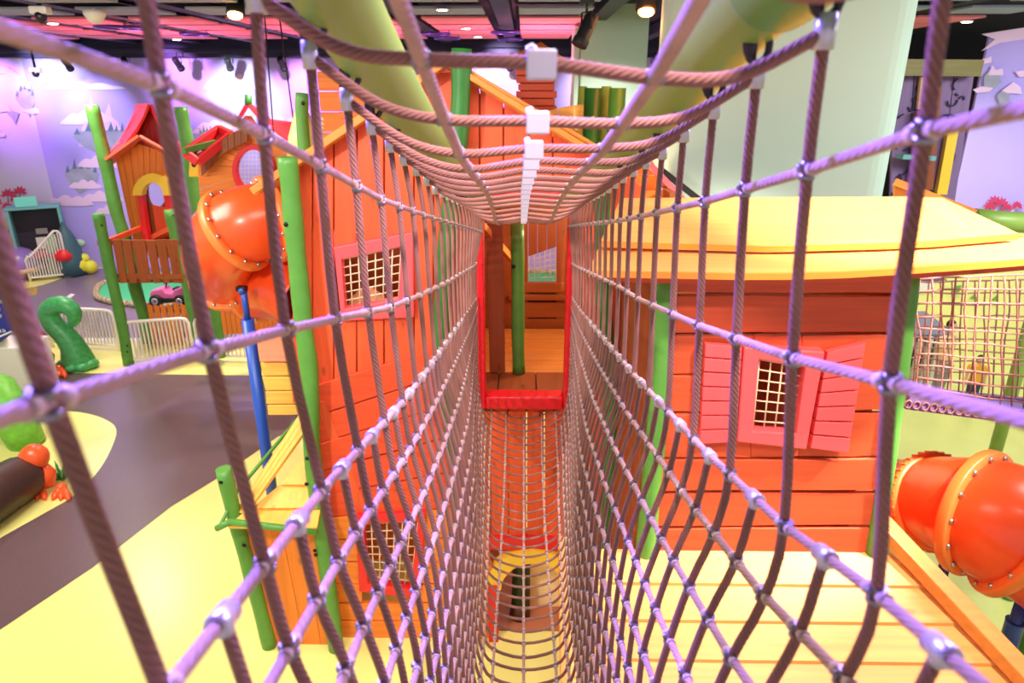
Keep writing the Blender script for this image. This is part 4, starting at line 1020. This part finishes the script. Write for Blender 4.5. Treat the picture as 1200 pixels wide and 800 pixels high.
# palisade posts at the top right of the gable
t=thing('post_palisade','cluster of green posts of different heights right of the gable peak','palisade',V((.85,7.7,0)))
for (x,y0,r,m,Y) in ((683,101,.05,LIME,8.0),(695,103,.088,GREEND,7.6),(711,101,.055,LIME,7.9),(724,103,.088,GREEN,7.65)):
    p=P(x,y0,Y); b=MB(); b.tube([(p.x-.06,Y,0),(p.x-.03,Y,3),p],r,16); po=b.build('post',m,t)
    b=MB(); b.ball(P(x,y0+35,Y-r),.02,8); b.build('bolt',STEEL,po)
# cream cone hood
t=thing('cone_hood','cream coloured cone hood fixed on upper green pole left of the gable','hood',P(358,188,7.05))
b=MB(); a=P(352,126,7.15); c=P(360,181,7.15); d=(c-a); b.lathe([(.05,0),(.09,.1),(.16,d.length*.6),(.2,d.length),(.185,d.length),(.15,d.length*.6),(.08,.1)],a,d,22); b.build('cone',mat('cream_hood_plastic',(252,226,140),.4),t)
b=MB()
for i in range(7): b.tube([P(376-i*.3,138+i*5,7.1),P(380-i*.2,141+i*5,7.1)],.012,6)
b.build('lacing',CREAM,t)

# beige cone kept behind the mesh window
t=thing('wicker_cone','beige wicker cone standing behind the mesh of pink framed window','cone',V((-1.55,6.5,2.66)))
b=MB(); b.lathe([(.30,0),(.29,.3),(.25,.6),(.17,.8),(.05,.9)],(-1.55,6.5,2.66),(0,0,1),20); b.build('cone_body',mat('beige_wicker',(216,176,136),.7,noise=(30,.25)),t)
# ================================================================ RIGHT HOUSE
YR=4.2
rh=thing('shuttered_house','red plank house with pink shuttered window and pale yellow plank roofs at right','playhouse',V((1.7,5.0,0)))
b=MB()
ys=[(326,326),(344,345),(392,391),(440,436),(484,482),(538,536),(577,576),(618,617),(650,650)]
random.seed(11)
def rowq(y0,y1,xa,xb,m=0,dY=0):
    f=lambda y,x: y[0]+(y[1]-y[0])*(x-765)/285
    n=5; top=[(xa+(xb-xa)*i/n,f(y0,xa+(xb-xa)*i/n)+1.6+random.uniform(-.8,.8)) for i in range(n+1)]
    bot=[(xa+(xb-xa)*i/n,f(y1,xa+(xb-xa)*i/n)-1.4+random.uniform(-.8,.8)) for i in range(n+1)]
    pxprism(b,top+bot[::-1],YR+random.uniform(0,.02)+dY,.05,m)
sl=lambda y:.12*(y-326)
for i,(y0,y1) in enumerate(zip(ys[:-1],ys[1:])):
    xa=770-(y0[0]-326)*.06; xb=1058-(y0[0]-326)*.11
    if 2<=i<=4: 
        rowq(y0,y1,xa,884 if i<4 else 880); rowq(y0,y1,940 if i<4 else 936,xb)
        if i==2: rowq(y0,(417,417),884,940)
        if i==4: rowq((513,513),y1,880,936)
    else: rowq(y0,y1,xa,xb)
b.build('level_boards',W_DRED,rh,bevel=.008)
b=MB(); 
p0=P(767,325,YR); p1=P(1056,325,YR)
b.box(p1.x-.04,p1.x+.02,YR+.06,6.3,1.2,4.28); b.build('side_wall',W_DRED,rh)
b=MB(); b.box(p0.x,p0.x+.05,YR+.06,5.6,0,4.28); b.build('side_wall',W_BRN,rh)
b=MB(); b.box(p0.x+.45,p1.x,6.3,6.36,0,4.28); b.build('rear_wall',W_BRN,rh)
# window, shutters
wo=[(872,407),(967,412),(945,527),(864,518)]; wi=[(890,421),(944,430),(933,508),(882,505)]
b=MB(); frame_plate(b,wo,wi,YR-.08,.10); wf=b.build('window_frame',PINK,rh,bevel=.01)
b=MB(); mesh_grid(b,wi,4,7,YR-.02,.0055); b.build('window_mesh',NETW,wf)
for quad in ([(827,402),(870,406),(862,519),(820,521)],[(970,412),(1015,401),(994,532),(950,526)]):
    sh=MB(); n=7
    for i in range(n):
        a,c=i/n+.008,(i+1)/n-.008
        pxprism(sh,[lerp2(quad[0],quad[3],a),lerp2(quad[1],quad[2],a),lerp2(quad[1],quad[2],c),lerp2(quad[0],quad[3],c)],YR-.07,.05)
    sh.build('shutter',PINK,rh,bevel=.004)
# corner posts
polebuild('corner_post',[(780,322),(777,400),(771,480),(764,560),(757,640),(748,740)],YR+.02,.072,GREEN,rh)
polebuild('corner_post',[(1066,322),(1058,400),(1047,480),(1036,560),(1022,650)],YR+.03,.06,GREEN,rh)
# upper roof: two overlapping tiers
RY=mat('pale_yellow_roof_wood',(250,168,92),.45,wood='x'); EDG=mat('orange_roof_edge',(240,140,50),.5)
def tier(top,bot,Yt,Yb,name,t_=.035):
    n=10; b=MB(); T=[P(*poly_at(top,i/n),Yt) for i in range(n+1)]; B_=[P(*poly_at(bot,i/n),Yb) for i in range(n+1)]
    dn=V((0,0,-t_))
    for i in range(n): b.hexa([B_[i]+dn,B_[i+1]+dn,T[i+1]+dn,T[i]+dn,B_[i],B_[i+1],T[i+1],T[i]])
    return b.build(name,RY,rh)
r1=tier([(728,232),(1085,230),(1105,232)],[(704,282),(900,288),(1080,283),(1193,273)],5.25,4.30,'upper_roof_tier')
r2=tier([(702,289),(900,294),(1080,289),(1193,279),(1262,272)],[(690,316),(900,320),(1000,317),(1200,303),(1290,294)],4.42,3.78,'lower_roof_tier')
for (bt,Yb) in (([(704,282),(900,288),(1080,283),(1193,273)],4.29),([(690,316),(900,320),(1000,317),(1200,303),(1290,294)],3.77)):
    b=MB(); 
    for i in range(10): 
        a=P(*poly_at(bt,i/10),Yb)-V((0,0,.022)); c=P(*poly_at(bt,(i+1)/10),Yb)-V((0,0,.022)); b.bar(a,c,.02,.036)
    b.build('roof_edge',EDG,rh)
b=MB(); fb=[(692,318),(900,322),(1000,319),(1200,305),(1290,296)]
for i in range(10):
    a0,a1=poly_at(fb,i/10),poly_at(fb,(i+1)/10); pxprism(b,[a0,a1,(a1[0],a1[1]+12),(a0[0],a0[1]+12)],3.86,.04)
b.build('fascia_board',W_DRED,rh)
b=MB(); b.bar(P(1048,213,6.2),P(1142,250,5.9),.06,.12,(0,-1,0)); b.build('rear_bargeboard',BARGE,rh)
b=MB(); b.prism([P(1049,216,6.24),P(1141,252,5.94),P(1141,300,5.94),P(1049,300,6.24)],(0,.04,0)); b.build('rear_gable_board',W_YEL,rh)
b=MB(); b.bar(P(1175,276,5.0),P(1230,290,4.8),.06,.1,(0,-1,0)); b.build('rear_bargeboard',BARGE,rh)
# lower skirt roof
def sk(Y): return 2.2-.65*(4.2-Y)
b=MB(); 
rgt=lambda Y: 2.72+(4.2-Y)*.80
Yc=4.22
for i in range(7):
    Ya=Yc-.212*i; Yb=Ya-.222
    b.hexa([(.30,Yb,sk(Yb)+.0),(rgt(Yb),Yb,sk(Yb)),(rgt(Ya),Ya,sk(Ya)-.03),(.34,Ya,sk(Ya)-.03),(.30,Yb,sk(Yb)+.03),(rgt(Yb),Yb,sk(Yb)+.03),(rgt(Ya),Ya,sk(Ya)),(.34,Ya,sk(Ya))])
b.build('skirt_roof',RY,rh)
b=MB(); b.bar((2.64,4.36,sk(4.36)+.10),(rgt(2.72)-.08,2.72,sk(2.72)+.07),.15,.10); b.bar((2.72,4.34,sk(4.34)+.03),(rgt(2.72)+.02,2.72,sk(2.72)+.0),.10,.14); b.build('skirt_bargeboard',BARGE,rh,bevel=.01)
b=MB(); b.bar((.30,4.3,sk(4.3)-.02),(.28,2.74,sk(2.74)-.02),.06,.1); b.build('skirt_bargeboard',BARGE,rh,bevel=.01)
b=MB()
for x,y in ((.42,2.95),(3.2,2.95),(.42,4.0)): b.tube([(x,y,0),(x,y,sk(y)-.02)],.06,14)
b.build('skirt_posts',GREEN,rh)
b=MB(); b.box(.5,2.55,4.16,4.24,0,2.1); b.build('lower_wall',W_ORGX,rh)
# small shingled roof between the houses
t=thing('shingle_roof_hut','small orange shingle roofed hut squeezed between gable house and right house','hut',V((1.0,6.0,0)))
b=MB(); pts=[(742,190),(760,182),(800,246),(790,262),(735,262)]
for i in range(4):
    y0,y1=188+18*i,188+18*(i+1)
    pxprism(b,[(742-i*3,y0),(764+i*11,y0),(775+i*11,y1-1),(739-i*3,y1-1)],6.35-.18*i,.05)
b.build('shingle_roof',W_ORGX,t,bevel=.006)
b=MB(); b.bar(P(776,200,6.2),P(818,233,5.9),.05,.08,(0,-1,0)); b.build('black_edge',BLACK,t)
b=MB(); b.bar(P(757,188,6.25),P(806,240,5.95),.05,.10,(0,-1,0)); b.build('pink_edge',PINK,t)
b=MB(); strips(b,[(680,262),(765,262)],[(684,345),(765,345)],5,6.05,.05,.05); b.build('boards',W_YEL,t)
b=MB(); mesh_grid(b,[(690,262),(765,262),(765,318),(690,318)],6,4,5.98,.007); b.build('lattice',DSTEEL,t)
b=MB(); pxprism(b,[(700,338),(742,334),(742,376),(698,380)],5.95,.06); b.build('orange_panel',W_RED,t,bevel=.01)
b=MB(); pxprism(b,[(690,394),(762,392),(760,436),(690,440)],5.85,.08); pxprism(b,[(700,328),(745,328),(745,338),(700,340)],5.88,.06); b.build('red_panel',RED,t,bevel=.01)
b=MB(); pxprism(b,[(742,328),(764,328),(762,395),(742,397)],5.9,.08); b.build('brown_board',W_BRN,t,bevel=.01)
b=MB(); strips(b,[(690,440),(765,438)],[(690,720),(740,720)],4,5.9,.05,.05); b.build('lower_boards',W_ORG,t)
# ================================================================ RIGHT SLIDE
slide('tube_slide','orange bolted tube slide leaving the side of the shuttered house at right edge',
  [V((2.62,5.8,1.93)),P(1052,585,5.65),P(1082,586,5.45),P(1118,592,5.15),P(1158,606,4.9),P(1205,628,4.75),P(1260,668,4.8),P(1300,730,5.0)],
  [.38,.38,.39,.42,.50,.52,.52,.50],[3.7,4.75],V((3.6,5.2,0)),rib=(2.45,))
for (x,y,Y,rr_,l) in ((1113,640,5.22,.045,'slim blue steel post under the left end of the bolted tube slide'),(1197,706,4.95,.05,'thick blue steel post under the right bolted tube slide at frame edge')):
    p=P(x,y,Y); t=thing('slide_post',l,'post',V((p.x,p.y,0)))
    b=MB(); b.tube([(p.x,p.y,0),(p.x,p.y,p.z+.05)],rr_,16); b.build('inner_tube',BLUE,t)
    if rr_>.048:
        b=MB(); b.tube([(p.x,p.y,0),(p.x,p.y,p.z-.22),(p.x,p.y,p.z-.2)],[.075,.075,.08],18); b.build('outer_tube',BLUE,t)
    else:
        b=MB(); b.box(p.x-.1,p.x+.1,p.y-.1,p.y+.1,0,.03); b.build('foot_plate',BLUE,t)
# ================================================================ RIGHT NET BRIDGE
NB=rope_mat('pinkish_net_rope',(176,116,108))
t=thing('net_bridge','rope net walled bridge with purple deck behind right thick rope','net bridge',V((3.9,5.6,2.9)))
DECK=mat('purple_deck_board',(120,92,160),.45,wood='x')
def netpanel(Y,x0,x1,yt0,yt1,yb0,yb1,nx,ny,name):
    b=MB(); random.seed(int(Y*10))
    for i in range(nx+1):
        t_=i/nx; a=P(x0+(x1-x0)*t_,yt0+(yt1-yt0)*t_,Y); c=P(x0-6+(x1-x0)*t_,yb0+(yb1-yb0)*t_,Y); m_=a.lerp(c,.5)+V((random.uniform(-.03,.03),0,0))
        b.tube(catmull([a,a.lerp(c,.25)+V((random.uniform(-.02,.02),0,0)),m_,a.lerp(c,.75)+V((random.uniform(-.02,.02),0,0)),c],3),.008,6)
    for j in range(ny+1):
        t_=j/ny; pts=[]
        for i in range(0,nx+1,2):
            s_=i/nx; a=P(x0+(x1-x0)*s_,yt0+(yt1-yt0)*s_,Y); c=P(x0-6+(x1-x0)*s_,yb0+(yb1-yb0)*s_,Y); pts.append(a.lerp(c,t_)+V((0,0,random.uniform(-.012,.012))))
        b.tube(catmull(pts,2),.008,6)
    return b.build(name,NB,t)
netpanel(5.25,1078,1290,326,318,468,500,15,10,'near_net_wall')
netpanel(6.3,1062,1290,330,326,455,474,17,10,'far_net_wall')
b=MB(); a=P(1062,470,5.2); c=P(1290,500,5.2); b.bar(a,c,.05,.13); 
a2=P(1062,458,6.35); c2=P(1290,480,6.35); b.bar(a2,c2,.05,.1)
b.hexa([a-V((0,0,.06)),c-V((0,0,.06)),c2-V((0,0,.06)),a2-V((0,0,.06)),a,c,c2,a2]); b.build('deck',DECK,t,bevel=.008)
b=MB()
for i in range(24):
    q=a.lerp(c,i/23); b.tube([q+V((.03*math.cos(k_*PI/4),-.035,-.01+.035*math.sin(k_*PI/4))) for k_ in range(8)],.006,6,closed=True)
b.build('lacing',NB,t)
b=MB(); b.tube([(4.75,5.2,0),(4.75,5.2,4.4)],.07,12); b.tube([(5.5,6.35,0),(5.5,6.35,4.3)],.07,12); b.build('end_posts',GREEN,t)
# ================================================================ BACKGROUND RIGHT
t=thing('porch_cottage','small white play cottage with grey roof behind the right net','cottage',V((8.0,12.6,0)))
def cot(x,y): return P(x,y,12.6)
x0=cot(1050,420).x; x1=cot(1104,420).x; zt=cot(1080,390).z
b=MB(); b.box(x0,x1,12.6,13.6,0,zt); b.build('wall',M_PORCH,t)
b=MB(); b.hexa([(x0-.1,12.4,zt-.02),(x1+.05,12.4,zt-.02),(x1-.1,13.3,zt+.16),(x0-.1,13.3,zt+.16),(x0-.1,12.4,zt+.04),(x1+.05,12.4,zt+.04),(x1-.1,13.3,zt+.22),(x0-.1,13.3,zt+.22)]); b.build('roof',M_ROOFG,t)
for i in range(4):
    xx=x0+.2+i*(x1-x0-.2)/4; b=MB(); b.box(xx,xx+.22,12.57,12.6,zt-.75,zt-.12); b.build('window_pane',M_DW,t)
b=MB(); 
for i in range(5):
    xx=x0+.1+i*(x1-x0-.2)/4; b.box(xx-.04,xx+.04,12.35,12.43,0,zt)
b.build('porch_posts',M_PORCH,t)
w=MB(); w.box(5.0,A.x+.05,A.y+.02,A.y+.2,0,3.05,0); 
for q in ([(1070,328),(1112,326),(1112,342),(1070,344)],): w.poly([P(x,y,A.y) for x,y in q],1)
struct(w.build('wall_far_right',[M_HILL,M_PORCH]))
# doodled play tower
LIL=mat('lilac_doodle_board',(132,104,156),.6,wood='z'); DOO=mat('dark_doodle_line',(60,40,90),.6)
t=thing('doodle_tower','tall lilac board tower with dark doodles and yellow top beam beside white column','play tower',V((5.4,10,0)))
YD=9.9
b=MB(); strips(b,[(1048,82),(1142,88)],[(1040,330),(1105,330)],4,YD,.05,.05)
bd=b; b=MB(); b.bar(P(1040,79,YD-.15),P(1146,80,YD-.15),.2,.2); b.build('top_beam',mat('mustard_beam',(128,116,56),.5,wood='x'),t)
b=MB(); pxprism(b,[(1112,150),(1124,150),(1110,228),(1098,228)],YD-.1,.08); pxprism(b,[(1080,90),(1090,90),(1086,128),(1076,128)],YD-.1,.06); b.build('yellow_panel',YELLOW,t)
b=MB(); b.bar(P(1080,130,YD-.12),P(1073,222,YD-.12),.14,.1,(0,1,0)); b.bar(P(1096,100,YD-.12),P(1086,222,YD-.12),.12,.1,(0,1,0)); b.build('brown_post',W_BRN,t)
b=MB(); b.bar(P(1054,183,YD-.25),P(1092,185,YD-.25),.2,.06); b.build('green_shelf',TEAL,t)
random.seed(5)
for i in range(46):
    s_=random.random(); yy=random.uniform(95,225); xx=1052+s_*80-(yy-90)*.18
    p=P(xx,yy,YD-.02); r_=random.uniform(.03,.1); a0=random.uniform(0,6)
    bd.tube([p+V((r_*math.cos(a0+k_*.5),0,r_*math.sin(a0+k_*.5))) for k_ in range(random.choice((3,5,8)))],.012,5,m=1)
bd.build('boards',[LIL,DOO],t)
b=MB(); b.tube([P(1140,256,8.2),P(1180,260,8.2),P(1260,264,8.2)],.12,16); a=P(1240,263,8.2); b.tube([(a.x,8.2,0),(a.x,8.2,a.z)],.08,12)
tag(b.build('round_beam',LIME),'thick lime green round beam behind the yellow roof at right edge','beam')
# ================================================================ PEOPLE
SKIN=mat('skin',(226,170,140),.55); HAIR=mat('black_hair',(28,22,22),.6)
def person(base,h,face,label,shirt,trousers,longhair=False):
    t=thing('person',label,'person',base); k=h/1.72; rot=M.Rotation(face,3,'Z')
    def q(x,y,z): return V(base)+rot@V((x*k,y*k,z*k))
    b=MB()
    b.tube([q(0,0,.86),q(0,0,.95),q(0,-.01,1.1),q(0,-.005,1.28),q(0,.0,1.40),q(0,.005,1.46)],[.13*k,.155*k,.14*k,.165*k,.15*k,.07*k],16,flat=.68,up0=(rot@V((1,0,0))))
    b.tube([q(0,.005,1.43),q(0,.0,1.56)],[.058*k,.052*k],12)
    b.ball(q(0,-.01,1.62),.1*k,16,0,(.78,.92,1.12),rot)
    b.tube([q(0,-.095,1.63),q(0,-.118,1.595),q(0,-.10,1.585)],[.010*k,.016*k,.012*k],8)
    b.ball(q(0,-.088,1.555),.022*k,8,0,(1.2,.5,.4),rot)
    for s_ in (-1,1):
        b.ball(q(.078*s_,.0,1.615),.026*k,8,0,(.4,.8,1.2),rot)
        b.tube([q(.155*s_,.01,1.40),q(.20*s_,.02,1.34),q(.225*s_,.03,1.10),q(.235*s_,-.01,.88),q(.235*s_,-.03,.82)],[.055*k,.052*k,.042*k,.033*k,.026*k],12)
        b.tube([q(.235*s_,-.03,.83),q(.236*s_,-.045,.76),q(.236*s_,-.05,.735)],[.026*k,.036*k,.03*k],10,flat=.55,up0=rot@V((0,1,0)))
        for i_,l_ in enumerate((.070,.082,.078,.062)):
            yo=-.075+.018*i_; b.tube([q(.236*s_,yo,.745),q(.235*s_,yo-.002,.745-l_*.55),q(.228*s_,yo-.004,.745-l_)],[.010*k,.0095*k,.008*k],8)
        b.tube([q(.234*s_,-.07,.79),q(.224*s_,-.098,.755),q(.22*s_,-.10,.725)],[.013*k,.011*k,.009*k],8)
        b.tube([q(.085*s_,0,.92),q(.09*s_,-.01,.50),q(.092*s_,.0,.44),q(.094*s_,.02,.12),q(.094*s_,.02,.06)],[.088*k,.062*k,.055*k,.04*k,.042*k],12)
        b.tube([q(.094*s_,.05,.045),q(.098*s_,-.06,.045),q(.10*s_,-.15,.03)],[.045*k,.045*k,.03*k],10,flat=.8)
    o=b.build('body',SKIN,t); md=o.modifiers.new('fuse','REMESH'); md.mode='VOXEL'; md.voxel_size=.009*k; md.use_smooth_shade=True
    b=MB(); b.tube([q(0,0,.88),q(0,0,.96),q(0,-.01,1.1),q(0,-.005,1.28),q(0,0,1.41),q(0,.005,1.455)],[.165*k,.172*k,.16*k,.182*k,.168*k,.085*k],18,flat=.72,up0=(rot@V((1,0,0))))
    for s_ in (-1,1): b.tube([q(.13*s_,.01,1.40),q(.20*s_,.02,1.35),q(.222*s_,.028,1.17)],[.07*k,.069*k,.062*k],14)
    o=b.build('shirt',shirt,t); md=o.modifiers.new('fuse','REMESH'); md.mode='VOXEL'; md.voxel_size=.011*k; md.use_smooth_shade=True
    b=MB(); b.tube([q(0,0,.84),q(0,0,.95)],[.16*k,.165*k],16,flat=.72,up0=(rot@V((1,0,0))))
    for s_ in (-1,1): b.tube([q(.08*s_,0,.92),q(.09*s_,-.01,.5),q(.094*s_,.02,.1)],[.10*k,.078*k,.066*k],14)
    o=b.build('trousers',trousers,t); md=o.modifiers.new('fuse','REMESH'); md.mode='VOXEL'; md.voxel_size=.012*k; md.use_smooth_shade=True
    b=MB(); b.ball(q(0,.018,1.655),.104*k,16,0,(.84,.92,.98),rot)
    if longhair: b.tube([q(0,.05,1.66),q(0,.09,1.56),q(0,.085,1.42)],[.075*k,.075*k,.03*k],12,flat=1.2)
    b.build('hair',HAIR,t)
    b=MB()
    for s_ in (-1,1): b.tube([q(.094*s_,.06,.04),q(.098*s_,-.06,.045),q(.10*s_,-.165,.03)],[.05*k,.052*k,.034*k],12,flat=.85)
    b.build('shoes',BLACK,t)
    return t
ad=P(1117,377,11.6); person((ad.x,11.6,0),ad.z,.5,'person with short dark hair in peach T-shirt standing behind the right net',mat('peach_shirt',(246,206,150),.7),mat('grey_trousers',(140,134,140),.7))
cd_=P(1150,417,11.3); person((cd_.x,11.3,0),cd_.z,-.5,'small person with black hair in orange top behind the right net',mat('orange_shirt',(244,170,60),.7),mat('dark_trousers',(60,58,80),.7),True)
# ================================================================ CAMERA, LIGHT
cd=bpy.data.cameras.new('camera'); cam=bpy.data.objects.new('camera',cd); col.objects.link(cam)
cd.sensor_width=36; cd.lens=24; cd.clip_start=.02; cd.clip_end=200
cam.location=(0,0,EYE); cam.rotation_euler=(PI/2-TH,0,YAW)
cd.dof.use_dof=True; cd.dof.focus_distance=3.0; cd.dof.aperture_fstop=4.0
scene.camera=cam
def light(kind,name,loc,energy,color=(1,1,1),aim=None,size=1,**kw):
    l=bpy.data.lights.new(name,kind); l.energy=energy; l.color=color
    if kind=='AREA': l.size=size
    else: l.shadow_soft_size=size
    for a,b in kw.items(): setattr(l,a,b)
    o=bpy.data.objects.new(name,l); col.objects.link(o); o.location=loc
    if aim is not None: o.rotation_euler=(V(aim)-V(loc)).to_track_quat('-Z','Y').to_euler()
    return o
WARM=(1,.93,.84)
light('AREA','overhead_fill_front',(-0.6,3.4,6.8),120,WARM,(-0.6,4.6,0),2.6)  # this and next two: broad unseen area lights, added overhead to brighten the hall
light('AREA','overhead_fill_left',(-6.5,6,6.8),520,WARM,(-6.5,7.5,0),4.0)
light('AREA','overhead_fill_right',(6.6,5.4,6.8),400,(.96,1,.96),(6,7,0),3.5)
light('SPOT','roof_spot',(4.7,3.2,6.75),2600,(1,.9,.74),(3.0,4.7,4.4),.12,spot_size=math.radians(48),spot_blend=.6)
light('SPOT','low_roof_spot',(3.0,1.9,6.75),700,(1,.88,.70),(1.75,3.9,2.4),.12,spot_size=math.radians(50),spot_blend=.6)
light('SPOT','facade_spot',(-3.2,.4,6.7),620,(1,.9,.82),(-1.1,5.6,3.0),.12,spot_size=math.radians(62),spot_blend=.7)
for x,y,e in ((-9,13.5,330),(-4.5,13.5,300),(-12,17.5,330),(-6.5,17.5,300),(7.5,12.4,300),(1.5,12.6,170),(0,18,200)):
    light('SPOT','ceiling_downlight_beam',(x,y,6.55),e*1.6,WARM,(x,y,0),.08,spot_size=math.radians(135),spot_blend=.8)
# purple washes
light('SPOT','purple_wash_near_left',(-1.3,2.0,6.75),900,(.20,.14,1),(-.35,.7,4.9),.1,spot_size=math.radians(60),spot_blend=.7)
light('SPOT','purple_wash_near_right',(2.0,2.4,6.75),320,(.5,.34,1),(.35,1.2,4.8),.1,spot_size=math.radians(60),spot_blend=.7)
light('SPOT','road_sheen_fill',(-6.0,14.5,6.5),700,(.4,.42,1),(-5.6,10.6,0),.1,spot_size=math.radians(32),spot_blend=.6)  # added spot, stands in for purple wall light reflected on the road
for px,py,e,c in ((65,100,260,(.72,.78,1)),(285,118,420,(.85,.95,1)),(215,95,300,(.75,.35,1)),(360,120,420,(1,.42,.92)),(590,90,260,(.95,.75,1)),(700,110,300,(.9,.88,1)),(10,120,500,(.5,.2,1)),(120,150,260,(.6,.55,1))):
    p=P(px,py,WY); light('SPOT','wall_wash_beam',(p.x,WY-1.9,6.3),e,c,(p.x,WY,p.z),.06,spot_size=math.radians(70),spot_blend=.9)
light('SPOT','wall_wash_right',(9.5,9.5,6.3),300,(.8,.8,1),(10,13,4),.1,spot_size=math.radians(90),spot_blend=.8)
for x in (-8,-3.5,.4): light('SPOT','pink_panel_fill',(x,15.4,4.9),190,(1,.32,.5),(x,15.5,6.6),.08,spot_size=math.radians(140),spot_blend=.8)  # unseen spots added to deepen the pink of the panels
light('POINT','side_room_fill',(-1.35,6.25,4.25),9,(1,.8,.6),None,.05)  # unseen point light added to brighten the room behind the mesh window
light('SPOT','net_flood',(.5,.25,6.78),300,(1,.82,.84),(.0,3.3,3.7),.1,spot_size=math.radians(50),spot_blend=.5)
light('POINT','upstairs_room_fill',(.75,6.7,4.3),34,(1,.72,.42),None,.08)  # unseen point light added to light the upstairs room
light('POINT','ceiling_lamp_amber',LP1-V((0,.3,.15)),5,(1,.4,.15),None,.06)
light('POINT','under_house_light',(.3,5.9,1.6),16,(1,.9,.7),None,.08)  # bare point light in the passage, no fixture modelled
wd=bpy.data.worlds.new('hall_ambient'); scene.world=wd; wd.use_nodes=True
wd.node_tree.nodes['Background'].inputs[0].default_value=(1,.94,.96,1); wd.node_tree.nodes['Background'].inputs[1].default_value=.40
vs=scene.view_settings; scene.display_settings.display_device='sRGB'
vs.view_transform='Standard'; vs.look='None'; vs.gamma=1; vs.use_curve_mapping=False; vs.exposure=0.85
try: scene.cycles.use_denoising=True
except Exception: pass
